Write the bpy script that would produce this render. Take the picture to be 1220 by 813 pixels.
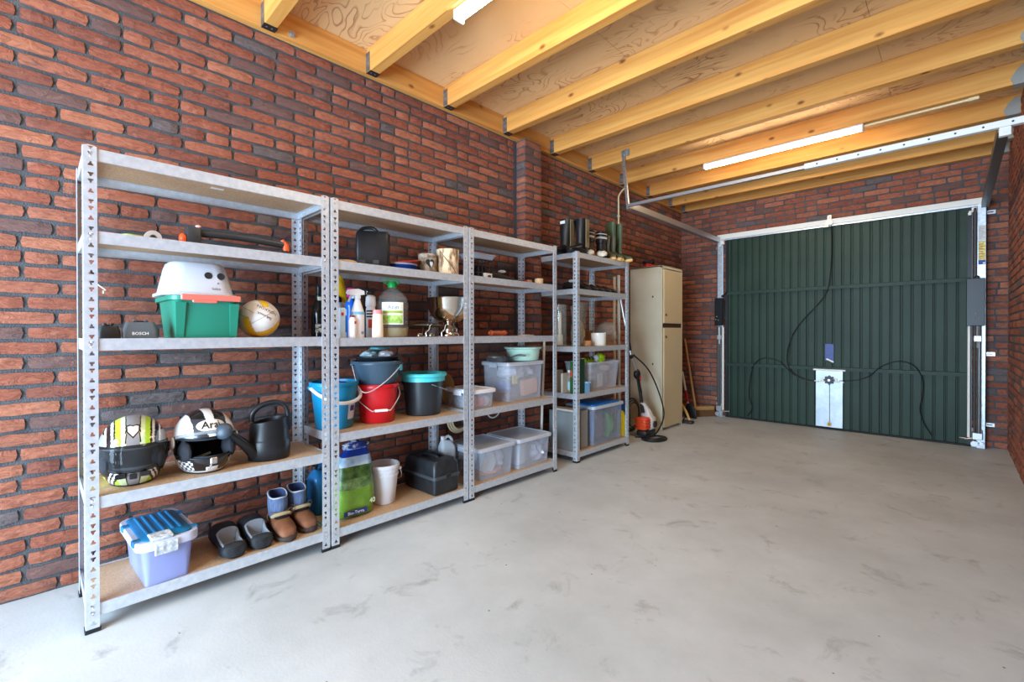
import bpy, bmesh, math, random
from mathutils import Vector, Matrix, noise
random.seed(7)
for o in list(bpy.data.objects): bpy.data.objects.remove(o)
SC = bpy.context.scene
COL = SC.collection
PI = math.pi
def R(d): return math.radians(d)

# ------------------------------------------------------------------ camera
CAM_F, CAM_CY, CAM_H = 545.76, 399.9, 1.11          # focal length and principal row in pixels of 1220x813
YAW, PITCH, ROLL = R(44.0), R(-0.342), R(-0.069)
_f0 = Vector((-math.sin(YAW), math.cos(YAW), 0)); _r0 = Vector((math.cos(YAW), math.sin(YAW), 0)); _u0 = Vector((0, 0, 1))
CF = _f0*math.cos(PITCH) + _u0*math.sin(PITCH)
_u1 = _u0*math.cos(PITCH) - _f0*math.sin(PITCH)
CR = _r0*math.cos(ROLL) + _u1*math.sin(ROLL)
CU = _u1*math.cos(ROLL) - _r0*math.sin(ROLL)
CC = Vector((0, 0, CAM_H))
cam = bpy.data.cameras.new('camera'); camo = bpy.data.objects.new('camera', cam); COL.objects.link(camo)
cam.sensor_width = 36; cam.sensor_fit = 'HORIZONTAL'; cam.lens = CAM_F/1220*36
cam.shift_y = (CAM_CY-406.5)/1220
cam.clip_start = 0.02
camo.matrix_world = Matrix(((CR.x, CU.x, -CF.x, CC.x), (CR.y, CU.y, -CF.y, CC.y), (CR.z, CU.z, -CF.z, CC.z), (0, 0, 0, 1)))
SC.camera = camo
def _ray(u, v): return CF + CR*((u-610)/CAM_F) - CU*((v-CAM_CY)/CAM_F)
def PX(u, v, X): d = _ray(u, v); return CC + d*(X/d.x)
def PY(u, v, Y): d = _ray(u, v); return CC + d*(Y/d.y)
def PZ(u, v, z): d = _ray(u, v); return CC + d*((z-CAM_H)/d.z)
def proj(p):
    d = Vector(p)-CC; w = d.dot(CF)
    if w < 0.05: return None
    return (610+CAM_F*d.dot(CR)/w, CAM_CY-CAM_F*d.dot(CU)/w, w)

# ------------------------------------------------------------------ light and exposure
SC.view_settings.view_transform = 'Standard'; SC.view_settings.look = 'None'
SC.view_settings.gamma = 1.0; SC.view_settings.use_curve_mapping = False
SC.view_settings.exposure = 0.84
W = bpy.data.worlds.new('sky'); SC.world = W; W.use_nodes = True
_bg = W.node_tree.nodes['Background']; _bg.inputs[0].default_value = (0.62, 0.80, 1.0, 1); _bg.inputs[1].default_value = 2.0
def area(name, loc, rot, sx, sy, power, col):
    l = bpy.data.lights.new(name, 'AREA'); l.shape = 'RECTANGLE'; l.size = sx; l.size_y = sy; l.energy = power; l.color = col
    o = bpy.data.objects.new(name, l); COL.objects.link(o); o.location = loc; o.rotation_euler = rot
    return o
# daylight through the wide open doorway in the end wall behind the camera
area('doorway_daylight', (-1.15, -2.62, 1.2), (R(90), 0, 0), 2.7, 2.2, 305, (0.55, 0.77, 1.0))
TUBE = 46.0        # strength of the fluorescent tubes (their builder is further down)

# ------------------------------------------------------------------ materials
def lin(c):
    def f(x):
        x /= 255.0
        return x/12.92 if x <= 0.04045 else ((x+0.055)/1.055)**2.4
    return (f(c[0]), f(c[1]), f(c[2]), 1)
MATS = {}
def nt_new(name):
    m = bpy.data.materials.new(name); m.use_nodes = True; nt = m.node_tree
    return m, nt, nt.nodes['Principled BSDF']
def N(nt, t, **kw):
    n = nt.nodes.new(t)
    for k, v in kw.items():
        if k.startswith('i_'):
            n.inputs[k[2:].replace('_', ' ')].default_value = v
        else: setattr(n, k, v)
    return n
def mat(name, c, rough=0.5, metal=0.0, c2=None, scale=12.0, bump=0.0, bscale=60.0, trans=0.0, ior=1.45, coat=0.0, emit=None, stretch=None, detail=4, frost=None, lo=0.35, hi=0.65, spec=None):
    if name in MATS: return MATS[name]
    m, nt, b = nt_new(name); L = nt.links
    b.inputs['Roughness'].default_value = rough; b.inputs['Metallic'].default_value = metal
    b.inputs['Base Color'].default_value = lin(c)
    b.inputs['IOR'].default_value = ior
    if spec is not None: b.inputs['Specular IOR Level'].default_value = spec
    if trans: b.inputs['Transmission Weight'].default_value = trans
    if coat: b.inputs['Coat Weight'].default_value = coat; b.inputs['Coat Roughness'].default_value = 0.08
    if c2 or bump:
        tc = N(nt, 'ShaderNodeTexCoord'); mp = N(nt, 'ShaderNodeMapping')
        L.new(tc.outputs['Object'], mp.inputs['Vector'])
        if stretch: mp.inputs['Scale'].default_value = stretch
    if c2:
        n = N(nt, 'ShaderNodeTexNoise', i_Scale=scale, i_Detail=detail); L.new(mp.outputs[0], n.inputs['Vector'])
        r = N(nt, 'ShaderNodeMapRange'); r.inputs[1].default_value = lo; r.inputs[2].default_value = hi; L.new(n.outputs['Fac'], r.inputs[0])
        x = N(nt, 'ShaderNodeMix', data_type='RGBA'); L.new(r.outputs[0], x.inputs[0])
        x.inputs[6].default_value = lin(c); x.inputs[7].default_value = lin(c2); L.new(x.outputs[2], b.inputs['Base Color'])
    if bump:
        n = N(nt, 'ShaderNodeTexNoise', i_Scale=bscale, i_Detail=5); L.new(mp.outputs[0], n.inputs['Vector'])
        bp = N(nt, 'ShaderNodeBump', i_Strength=bump, i_Distance=0.01); L.new(n.outputs['Fac'], bp.inputs['Height']); L.new(bp.outputs[0], b.inputs['Normal'])
    if emit:
        b.inputs['Emission Color'].default_value = (*emit[0], 1); b.inputs['Emission Strength'].default_value = emit[1]
    if frost is not None:      # cloudy see-through plastic
        t = N(nt, 'ShaderNodeBsdfTransparent'); t.inputs[0].default_value = lin(frost[1])
        x = N(nt, 'ShaderNodeMixShader'); x.inputs[0].default_value = frost[0]
        L.new(t.outputs[0], x.inputs[1]); L.new(b.outputs[0], x.inputs[2])
        L.new(x.outputs[0], nt.nodes['Material Output'].inputs['Surface'])
    MATS[name] = m
    return m

# ------------------------------------------------------------------ mesh helpers
class B:
    """collects shapes into one bmesh; m = material slot"""
    def __init__(s): s.bm = bmesh.new(); s.T = None
    def _v(s, p):
        p = Vector(p)
        return s.bm.verts.new(s.T @ p if s.T else p)
    def face(s, vs, m=0):
        try: f = s.bm.faces.new(vs); f.material_index = m; return f
        except ValueError: return None
    def box(s, a, b, bev=0.0, seg=1, m=0, M=None):
        x0, y0, z0 = a; x1, y1, z1 = b
        t = bmesh.new()
        vs = [t.verts.new(p) for p in ((x0,y0,z0),(x1,y0,z0),(x1,y1,z0),(x0,y1,z0),(x0,y0,z1),(x1,y0,z1),(x1,y1,z1),(x0,y1,z1))]
        for q in ((0,3,2,1),(4,5,6,7),(0,1,5,4),(1,2,6,5),(2,3,7,6),(3,0,4,7)): t.faces.new([vs[i] for i in q])
        if bev: bmesh.ops.bevel(t, geom=t.edges[:], offset=bev, segments=seg, affect='EDGES', profile=0.5)
        s.merge(t, m, M); return s
    def merge(s, t, m=None, M=None):
        mp = {}
        for v in t.verts: mp[v] = s._v(M @ v.co if M else v.co)
        for f in t.faces: s.face([mp[v] for v in f.verts], f.material_index if m is None else m)
        t.free()
    def loft(s, rings, m=0, cap0=True, cap1=True, closed=True, mf=None):
        vr = [[s._v(p) for p in r] for r in rings]
        n = len(vr[0])
        for i in range(len(vr)-1):
            for j in range(n if closed else n-1):
                k = (j+1) % n
                s.face([vr[i][j], vr[i][k], vr[i+1][k], vr[i+1][j]], mf(i, j) if mf else m)
        if cap0: s.face(list(reversed(vr[0])), mf(0, 0) if mf else m)
        if cap1: s.face(vr[-1], mf(len(vr)-2, 0) if mf else m)
        return s
    def lathe(s, prof, n=24, c=(0,0,0), sx=1.0, sy=1.0, m=0, mf=None):
        rings = [[(c[0]+r*sx*math.cos(2*PI*j/n), c[1]+r*sy*math.sin(2*PI*j/n), c[2]+z) for j in range(n)] for r, z in prof]
        return s.loft(rings, m, prof[0][0] > 0.0006, prof[-1][0] > 0.0006, True, mf)
    def tube(s, pts, r, n=8, m=0, caps=True, closed=False):
        pts = [Vector(p) for p in pts]; k = len(pts)
        rs = r if isinstance(r, (list, tuple)) else [r]*k
        tang = []
        for i in range(k):
            a = pts[(i-1) % k] if closed else pts[max(i-1, 0)]
            b = pts[(i+1) % k] if closed else pts[min(i+1, k-1)]
            tang.append((b-a).normalized())
        up = Vector((0, 0, 1)) if abs(tang[0].z) < 0.9 else Vector((1, 0, 0))
        x = tang[0].cross(up).normalized(); rings = []
        for i in range(k):
            x = (x - tang[i]*x.dot(tang[i])).normalized(); y = tang[i].cross(x)
            rings.append([pts[i] + (x*math.cos(2*PI*j/n) + y*math.sin(2*PI*j/n))*rs[i] for j in range(n)])
        if closed: rings.append(rings[0])
        return s.loft(rings, m, caps and not closed, caps and not closed)
    def cyl(s, p0, p1, r0, r1=None, n=16, m=0): return s.tube([p0, p1], [r0, r0 if r1 is None else r1], n, m)
    def prism(s, poly, h0, h1, ax='z', m=0):
        def P(a, b, h): return {'z': (a, b, h), 'y': (a, h, b), 'x': (h, a, b)}[ax]
        return s.loft([[P(a, b, h0) for a, b in poly], [P(a, b, h1) for a, b in poly]], m)
    def ball(s, c, r, n=16, k=10, m=0, M=None):
        rx, ry, rz = r if isinstance(r, (tuple, list)) else (r, r, r)
        pr = [[(rx*math.sin(PI*i/k)*math.cos(2*PI*j/n), ry*math.sin(PI*i/k)*math.sin(2*PI*j/n), -rz*math.cos(PI*i/k)) for j in range(n)] for i in range(1, k)]
        M = M or Matrix(); c = Vector(c)
        rr = [[c + M @ Vector(p) for p in r_] for r_ in pr]
        vr = [[s._v(p) for p in r_] for r_ in rr]
        for i in range(len(vr)-1):
            for j in range(n): s.face([vr[i][j], vr[i][(j+1) % n], vr[i+1][(j+1) % n], vr[i+1][j]], m)
        b = s._v(c + M @ Vector((0, 0, -rz))); t = s._v(c + M @ Vector((0, 0, rz)))
        for j in range(n):
            s.face([b, vr[0][(j+1) % n], vr[0][j]], m); s.face([t, vr[-1][j], vr[-1][(j+1) % n]], m)
        return s
    def mesh(s, name, mats, smooth=False, ang=40):
        bmesh.ops.remove_doubles(s.bm, verts=s.bm.verts, dist=1e-6)
        bmesh.ops.recalc_face_normals(s.bm, faces=s.bm.faces)
        me = bpy.data.meshes.new(name)
        if smooth:
            for f in s.bm.faces: f.smooth = True
            for e in s.bm.edges:
                if len(e.link_faces) == 2 and e.calc_face_angle(0) > R(ang): e.smooth = False
        s.bm.to_mesh(me); s.bm.free()
        for x in (mats if isinstance(mats, (list, tuple)) else [mats]): me.materials.append(x)
        return me
def put(name, me, parent=None, loc=None, rz=0, M=None):
    o = bpy.data.objects.new(name, me); COL.objects.link(o)
    if parent: o.parent = parent
    if M is not None: o.matrix_local = M
    elif loc is not None: o.location = loc; o.rotation_euler = (0, 0, rz)
    return o
def obj(name, b, mats, parent=None, smooth=False, loc=None, rz=0, ang=40, label=None, stuff=False):
    o = put(name, b.mesh(name, mats, smooth, ang), parent, loc, rz)
    if label: o['label'] = label
    if stuff: o['kind'] = 'stuff'
    return o
def tag(o, label, cat, group=None):
    o['label'] = label; o['category'] = cat
    if group: o['group'] = group
    return o
def thing(name, label, cat, loc=(0, 0, 0), rz=R(90), group=None, rot=None):
    o = bpy.data.objects.new(name, None); COL.objects.link(o); o.empty_display_size = 0.05
    o.location = loc; o.rotation_euler = rot or (0, 0, rz)
    return tag(o, label, cat, group)
def one(name, label, cat, b, mats, loc=(0, 0, 0), rz=R(90), group=None, smooth=True, rot=None, ang=40):
    o = put(name, b.mesh(name, mats, smooth, ang), None, loc, rz)
    if rot: o.rotation_euler = rot
    return tag(o, label, cat, group)
def struct(name, b, mats, smooth=False):
    o = put(name, b.mesh(name, mats, smooth)); o['kind'] = 'structure'; return o
def dup(root, loc=None, rot=None, label=None):
    r = root.copy(); COL.objects.link(r)
    if loc is not None: r.location = loc
    if rot is not None: r.rotation_euler = rot
    if label: r['label'] = label
    for ch in list(root.children):
        c = ch.copy(); COL.objects.link(c); c.parent = r
        for g in list(ch.children):
            d = g.copy(); COL.objects.link(d); d.parent = c
    return r
def text_mesh(s, size, fn, matl, name='lettering', parent=None, bold=0.0, sub=0):
    cu = bpy.data.curves.new('t', 'FONT'); cu.body = s; cu.size = size; cu.align_x = 'CENTER'; cu.align_y = 'CENTER'; cu.offset = bold
    cu.resolution_u = 2
    t = bpy.data.objects.new('t', cu); COL.objects.link(t)
    me = bpy.data.meshes.new_from_object(t); bpy.data.objects.remove(t)
    for v in me.vertices: v.co = fn(v.co.x, v.co.y)
    me.materials.clear(); me.materials.append(matl)
    return put(name, me, parent)
def rrect(w, d, r, z, n=4, cx=0, cy=0):
    """ring of a rounded rectangle"""
    out = []
    for qx, qy, a0 in ((1, 1, 0), (-1, 1, 90), (-1, -1, 180), (1, -1, 270)):
        for i in range(n+1):
            a = R(a0+90*i/n); out.append((cx+qx*(w/2-r)+r*math.cos(a), cy+qy*(d/2-r)+r*math.sin(a), z))
    return out
def curve(pts, n=6):
    """Catmull-Rom through points"""
    P = [Vector(p) for p in pts]; out = []
    for i in range(len(P)-1):
        a = P[max(i-1, 0)]; b = P[i]; c = P[i+1]; d = P[min(i+2, len(P)-1)]
        for k in range(n):
            t = k/n
            out.append(0.5*((2*b)+(c-a)*t+(2*a-5*b+4*c-d)*t*t+(3*b-a-3*c+d)*t**3))
    out.append(P[-1]); return out
# ================================================================== the room
XW, XR, YD, YB, ZC = -2.80, 0.37, 6.36, -2.6, 2.95     # rack wall, right wall, garage-door wall, end wall, ceiling boards
def floor_mat():
    m, nt, b = nt_new('concrete'); L = nt.links
    g = N(nt, 'ShaderNodeNewGeometry')
    n1 = N(nt, 'ShaderNodeTexNoise', i_Scale=1.1, i_Detail=8, i_Roughness=0.65); n2 = N(nt, 'ShaderNodeTexNoise', i_Scale=5.0, i_Detail=8, i_Roughness=0.7, i_Distortion=0.6)
    n3 = N(nt, 'ShaderNodeTexNoise', i_Scale=90.0, i_Detail=3); n4 = N(nt, 'ShaderNodeTexVoronoi', i_Scale=7.0)
    n5 = N(nt, 'ShaderNodeTexNoise', i_Scale=2.3, i_Detail=9, i_Roughness=0.7, i_Distortion=1.2)
    for n in (n1, n2, n3, n4, n5): L.new(g.outputs['Position'], n.inputs['Vector'])
    r1 = N(nt, 'ShaderNodeValToRGB'); e = r1.color_ramp.elements
    e[0].position = 0.32; e[0].color = lin((168, 171, 170)); e[1].position = 0.68; e[1].color = lin((196, 199, 199)); L.new(n1.outputs['Fac'], r1.inputs[0])
    r2 = N(nt, 'ShaderNodeMapRange'); r2.inputs[1].default_value = 0.57; r2.inputs[2].default_value = 0.75; L.new(n2.outputs['Fac'], r2.inputs[0])
    x1 = N(nt, 'ShaderNodeMix', data_type='RGBA'); x1.inputs[7].default_value = lin((140, 140, 137)); L.new(r2.outputs[0], x1.inputs[0]); L.new(r1.outputs[0], x1.inputs[6])
    r5 = N(nt, 'ShaderNodeMapRange'); r5.inputs[1].default_value = 0.66; r5.inputs[2].default_value = 0.74; r5.inputs[4].default_value = 0.5; L.new(n5.outputs['Fac'], r5.inputs[0])
    x2 = N(nt, 'ShaderNodeMix', data_type='RGBA'); x2.inputs[7].default_value = lin((212, 212, 208)); L.new(r5.outputs[0], x2.inputs[0]); L.new(x1.outputs[2], x2.inputs[6])
    r4 = N(nt, 'ShaderNodeMapRange'); r4.inputs[1].default_value = 0.035; r4.inputs[2].default_value = 0.02; L.new(n4.outputs['Distance'], r4.inputs[0])
    x3 = N(nt, 'ShaderNodeMix', data_type='RGBA'); x3.inputs[7].default_value = lin((70, 66, 62)); L.new(r4.outputs[0], x3.inputs[0]); L.new(x2.outputs[2], x3.inputs[6])
    L.new(x3.outputs[2], b.inputs['Base Color'])
    b.inputs['Roughness'].default_value = 0.55; b.inputs['Specular IOR Level'].default_value = 0.35
    bp = N(nt, 'ShaderNodeBump', i_Strength=0.05, i_Distance=0.01); L.new(n3.outputs['Fac'], bp.inputs['Height']); L.new(bp.outputs[0], b.inputs['Normal'])
    return m
b = B(); b.box((XW-0.3, YB-0.3, -0.12), (XR+0.3, YD+0.3, 0.0)); struct('floor', b, floor_mat())

# ---- bricks
mortar = mat('mortar', (70, 71, 73), 0.95, c2=(88, 88, 89), scale=9, bump=0.6, bscale=160)
def brick_mat(i, c, cd):
    m, nt, b = nt_new('brick_%d' % i); L = nt.links
    g = N(nt, 'ShaderNodeNewGeometry')
    n1 = N(nt, 'ShaderNodeTexNoise', i_Scale=22.0, i_Detail=5, i_Roughness=0.6)
    mp = N(nt, 'ShaderNodeMapping'); mp.inputs['Scale'].default_value = (18, 18, 45); L.new(g.outputs['Position'], mp.inputs[0])
    n2 = N(nt, 'ShaderNodeTexNoise', i_Scale=1.0, i_Detail=6, i_Roughness=0.7, i_Distortion=1.5); n3 = N(nt, 'ShaderNodeTexNoise', i_Scale=4.5, i_Detail=6)
    L.new(g.outputs['Position'], n1.inputs[0]); L.new(mp.outputs[0], n2.inputs[0]); L.new(g.outputs['Position'], n3.inputs[0])
    r1 = N(nt, 'ShaderNodeMapRange'); r1.inputs[1].default_value = 0.42; r1.inputs[2].default_value = 0.72; L.new(n2.outputs['Fac'], r1.inputs[0])
    x1 = N(nt, 'ShaderNodeMix', data_type='RGBA'); x1.inputs[6].default_value = lin(c); x1.inputs[7].default_value = lin(cd); L.new(r1.outputs[0], x1.inputs[0])
    r2 = N(nt, 'ShaderNodeMapRange'); r2.inputs[1].default_value = 0.62; r2.inputs[2].default_value = 0.75; r2.inputs[4].default_value = 0.45; L.new(n1.outputs['Fac'], r2.inputs[0])
    x2 = N(nt, 'ShaderNodeMix', data_type='RGBA'); x2.inputs[7].default_value = lin((176, 130, 112)); L.new(r2.outputs[0], x2.inputs[0]); L.new(x1.outputs[2], x2.inputs[6])
    L.new(x2.outputs[2], b.inputs['Base Color']); b.inputs['Roughness'].default_value = 0.85; b.inputs['Specular IOR Level'].default_value = 0.25
    bp = N(nt, 'ShaderNodeBump', i_Strength=0.8, i_Distance=0.012); L.new(n2.outputs['Fac'], bp.inputs['Height']); L.new(bp.outputs[0], b.inputs['Normal'])
    return m
TONES = [((158, 97, 74), (116, 66, 52)), ((148, 86, 65), (103, 59, 48)), ((132, 78, 62), (90, 57, 50)), ((168, 106, 80), (126, 74, 56)), ((110, 79, 72), (88, 73, 70)), ((104, 92, 90), (82, 74, 73)), ((152, 92, 70), (84, 66, 61))]
TW = [0.26, 0.24, 0.14, 0.12, 0.08, 0.05, 0.11]
BRM = [brick_mat(i, *[tuple(v*1.05 for v in c) for c in t]) for i, t in enumerate(TONES)]
BH, BP = 0.0478, 0.0635
BRV = {}
def brick_verts(L, s):
    """front of a hand-made brick: local u along the wall, w up, n out of the wall"""
    rnd = random.Random(s*17+int(L*1000))
    nx, nz = (6, 3) if L > 0.15 else (4, 3)
    g = []
    for k in range(nz):
        for i in range(nx):
            u = L*i/(nx-1); w = BH*k/(nz-1); n = 0.010+rnd.uniform(-0.0015, 0.002)
            eu = 0 < i < nx-1; ek = 0 < k < nz-1
            if not eu: n -= 0.0035; u += rnd.uniform(-0.002, 0.002)
            if not ek: n -= 0.003; w += rnd.uniform(-0.0022, 0.0022)
            if not eu and not ek: u += 0.003 if i == 0 else -0.003; w += 0.002 if k == 0 else -0.002
            g.append((u, w, n))
    f = [(k*nx+i, k*nx+i+1, (k+1)*nx+i+1, (k+1)*nx+i) for k in range(nz-1) for i in range(nx-1)]
    per = [i for i in range(nx)]+[k*nx+nx-1 for k in range(1, nz)]+[(nz-1)*nx+i for i in range(nx-2, -1, -1)]+[k*nx for k in range(nz-2, 0, -1)]
    base = len(g)
    for p in per: g.append((g[p][0], g[p][1], -0.006))
    P = len(per)
    f += [(per[j], base+j, base+(j+1) % P, per[(j+1) % P]) for j in range(P)]
    return g, f
for L_ in (0.21, 0.10):
    for s_ in range(5): BRV[(L_, s_)] = brick_verts(L_, s_)
BRMESH = {}
def brick_mesh(L, s, t):
    if (L, s, t) not in BRMESH:
        g, f = BRV[(L, s)]; me = bpy.data.meshes.new('brick'); me.from_pydata([(u, -n, w) for u, w, n in g], [], f); me.materials.append(BRM[t]); me.update()
        BRMESH[(L, s, t)] = me
    return BRMESH[(L, s, t)]
def lay(o, ud, nd, length, rows, parent, maxn=300, holes=(), z0=0.0, seed=1, mode='wild', smin=9):
    """bricks on a wall face: o = start at floor level, ud along, nd out. The best visible ones are objects, the rest is one mesh"""
    rnd = random.Random(seed); o = Vector(o); ud = Vector(ud); nd = Vector(nd)
    lst = []
    for r in range(rows):
        w = z0+r*BP+0.008
        u = -(r % 2)*0.111-0.02+rnd.uniform(-0.016, 0.016) if mode == 'wild' else 0.0
        row = []
        while u < length-0.012:
            if mode == 'pil': row.append((u, 0.21 if r % 2 else 0.10)); u += row[-1][1]+0.0125; continue
            q = rnd.random()
            if q < 0.17: row += [(u, 0.10), (u+0.111, 0.10)]
            else: row.append((u, 0.21))
            u += 0.2225+rnd.uniform(-0.0015, 0.0015)
        for u, L in row:
            segs = [(max(u, 0.0), min(u+L, length))]
            for h in holes:
                if h[2] < w+BH and w < h[3]:
                    ns = []
                    for a, e in segs:
                        if e <= h[0] or a >= h[1]: ns.append((a, e))
                        else:
                            if a < h[0]: ns.append((a, h[0]))
                            if e > h[1]: ns.append((h[1], e))
                    segs = ns
            for a, e in segs:
                if e-a > 0.02: lst.append((a, w, L, (e-a)/L, rnd.randrange(5), rnd.choices(range(7), TW)[0]))
    sc = []
    for i, (a, w, L, k, s, t) in enumerate(lst):
        c = o+ud*(a+L*k/2)+Vector((0, 0, w+BH/2)); p = proj(c); v = 0
        if p and -20 < p[0] < 1240 and -10 < p[1] < 823:
            p2 = proj(c+ud*L*k/2); p1 = proj(c-ud*L*k/2)
            if p1 and p2 and abs(p2[0]-p1[0]) >= smin: v = abs(p2[0]-p1[0])*CAM_F*BH/p[2]
        sc.append((v, i))
    sc.sort(reverse=True)
    own = {i for v, i in sc[:maxn] if v > 0}
    gv, gf, gm = [], [], []
    M0 = Matrix(((ud.x, -nd.x, 0, 0), (ud.y, -nd.y, 0, 0), (0, 0, 1, 0), (0, 0, 0, 1)))
    for i, (a, w, L, k, s, t) in enumerate(lst):
        if i in own:
            ob = bpy.data.objects.new('brick', brick_mesh(L, s, t)); COL.objects.link(ob); ob.parent = parent
            ob.matrix_local = Matrix.Translation(o+ud*a+Vector((0, 0, w))) @ M0 @ Matrix.Diagonal((k, 1, 1, 1))
        else:
            g, f = BRV[(L, s)]; n0 = len(gv)
            gv += [tuple(o+ud*(a+u*k)+nd*n+Vector((0, 0, w+ww))) for u, ww, n in g]
            gf += [tuple(n0+j for j in q) for q in f]; gm += [t]*len(f)
    if gv:
        me = bpy.data.meshes.new('brickwork'); me.from_pydata(gv, [], gf)
        for m in BRM: me.materials.append(m)
        me.polygons.foreach_set('material_index', gm); me.update()
        ob = put('brickwork', me, parent); ob['kind'] = 'stuff'
ROWS = 44
b = B(); b.box((XW-0.25, YB, -0.1), (XW, YD, 3.05)); wl = struct('wall_left', b, mortar)
PY0, PY1, PXF = 2.95, 3.165, -2.685
lay((XW, YB+0.02, 0), (0, 1, 0), (1, 0, 0), YD-YB-0.02, ROWS+1, wl, 300, holes=[(PY0-YB-0.045, PY1-YB-0.02, -1, 9)], seed=3)
b = B(); b.box((XW-0.01, PY0+0.004, 0), (PXF-0.004, PY1-0.004, 2.80)); pil = obj('pilaster', b, mortar, wl)
lay((XW+0.012, PY0+0.004, 0), (1, 0, 0), (0, -1, 0), PXF-XW-0.014, ROWS, pil, 60, seed=4, mode='pil', smin=4)
lay((PXF-0.004, PY0+0.002, 0), (0, 1, 0), (1, 0, 0), PY1-PY0-0.004, ROWS, pil, 100, seed=5, mode='pil', smin=4)
b = B(); b.box((XW, PY0-0.040, 0), (XW+0.006, PY0, 2.80)); obj('movement_joint', b, mat('sealant', (78, 80, 84), 0.7), wl)
# garage-door wall: brick either side of the door and above it
DX0, DX1, DZ = -2.17, 0.125, 2.33
b = B(); b.box((XW-0.25, YD, -0.1), (DX0, YD+0.2, 3.05)); b.box((DX1, YD, -0.1), (XR+0.25, YD+0.2, 3.05)); b.box((DX0, YD, DZ), (DX1, YD+0.2, 3.05))
wd = struct('wall_door', b, mortar)
lay((XW, YD, 0), (1, 0, 0), (0, -1, 0), XR-XW, ROWS, wd, 300, holes=[(DX0-XW, DX1-XW, -1, DZ)], seed=8)
b = B(); b.box((XR, YB, -0.1), (XR+0.25, YD, 3.05)); wr = struct('wall_right', b, mortar)
lay((XR, YD-0.012, 0), (0, -1, 0), (-1, 0, 0), YD-YB-0.02, ROWS+2, wr, 200, seed=9, smin=2)
# end wall behind the camera with a wide open doorway
b = B(); b.box((XW-0.25, YB-0.2, -0.1), (-2.5, YB, 3.05)); b.box((0.2, YB-0.2, -0.1), (XR+0.25, YB, 3.05)); b.box((-2.5, YB-0.2, 2.3), (0.2, YB, 3.05))
we = struct('wall_end', b, mortar)
lay((XR, YB, 0), (-1, 0, 0), (0, 1, 0), XR-XW, ROWS, we, 0, holes=[(0.17, 2.87, -1, 2.3)], seed=10)

# ---- ceiling: plywood sheets on pine joists
def wood(name, c1, c2, axis, dark=(128, 72, 30)):
    m, nt, b = nt_new(name); L = nt.links
    g = N(nt, 'ShaderNodeNewGeometry'); oi = N(nt, 'ShaderNodeObjectInfo')
    ad = N(nt, 'ShaderNodeVectorMath', operation='MULTIPLY_ADD'); ad.inputs[1].default_value = (1, 1, 1)
    cb = N(nt, 'ShaderNodeCombineXYZ'); mu = N(nt, 'ShaderNodeMath', operation='MULTIPLY'); mu.inputs[1].default_value = 13.0
    L.new(oi.outputs['Random'], mu.inputs[0]); L.new(mu.outputs[0], cb.inputs[0]); L.new(mu.outputs[0], cb.inputs[1]); L.new(mu.outputs[0], cb.inputs[2])
    L.new(g.outputs['Position'], ad.inputs[0]); L.new(cb.outputs[0], ad.inputs[2])
    mp = N(nt, 'ShaderNodeMapping'); sc = [26, 26, 26]; sc['xyz'.index(axis)] = 1.3; mp.inputs['Scale'].default_value = sc; L.new(ad.outputs[0], mp.inputs[0])
    n1 = N(nt, 'ShaderNodeTexNoise', i_Scale=1.0, i_Detail=5, i_Distortion=0.5); L.new(mp.outputs[0], n1.inputs[0])
    x1 = N(nt, 'ShaderNodeMix', data_type='RGBA'); x1.inputs[6].default_value = lin(c1); x1.inputs[7].default_value = lin(c2)
    r1 = N(nt, 'ShaderNodeMapRange'); r1.inputs[1].default_value = 0.35; r1.inputs[2].default_value = 0.7; L.new(n1.outputs['Fac'], r1.inputs[0]); L.new(r1.outputs[0], x1.inputs[0])
    mp2 = N(nt, 'ShaderNodeMapping'); s2 = [7.5, 7.5, 7.5]; s2['xyz'.index(axis)] = 4.2; mp2.inputs['Scale'].default_value = s2; L.new(ad.outputs[0], mp2.inputs[0])
    v = N(nt, 'ShaderNodeTexVoronoi', i_Scale=1.0); L.new(mp2.outputs[0], v.inputs['Vector'])
    r2 = N(nt, 'ShaderNodeMapRange'); r2.inputs[1].default_value = 0.14; r2.inputs[2].default_value = 0.05; L.new(v.outputs['Distance'], r2.inputs[0])
    x2 = N(nt, 'ShaderNodeMix', data_type='RGBA'); x2.inputs[7].default_value = lin(dark); L.new(r2.outputs[0], x2.inputs[0]); L.new(x1.outputs[2], x2.inputs[6])
    L.new(x2.outputs[2], b.inputs['Base Color']); b.inputs['Roughness'].default_value = 0.6; b.inputs['Specular IOR Level'].default_value = 0.3
    return m
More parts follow.
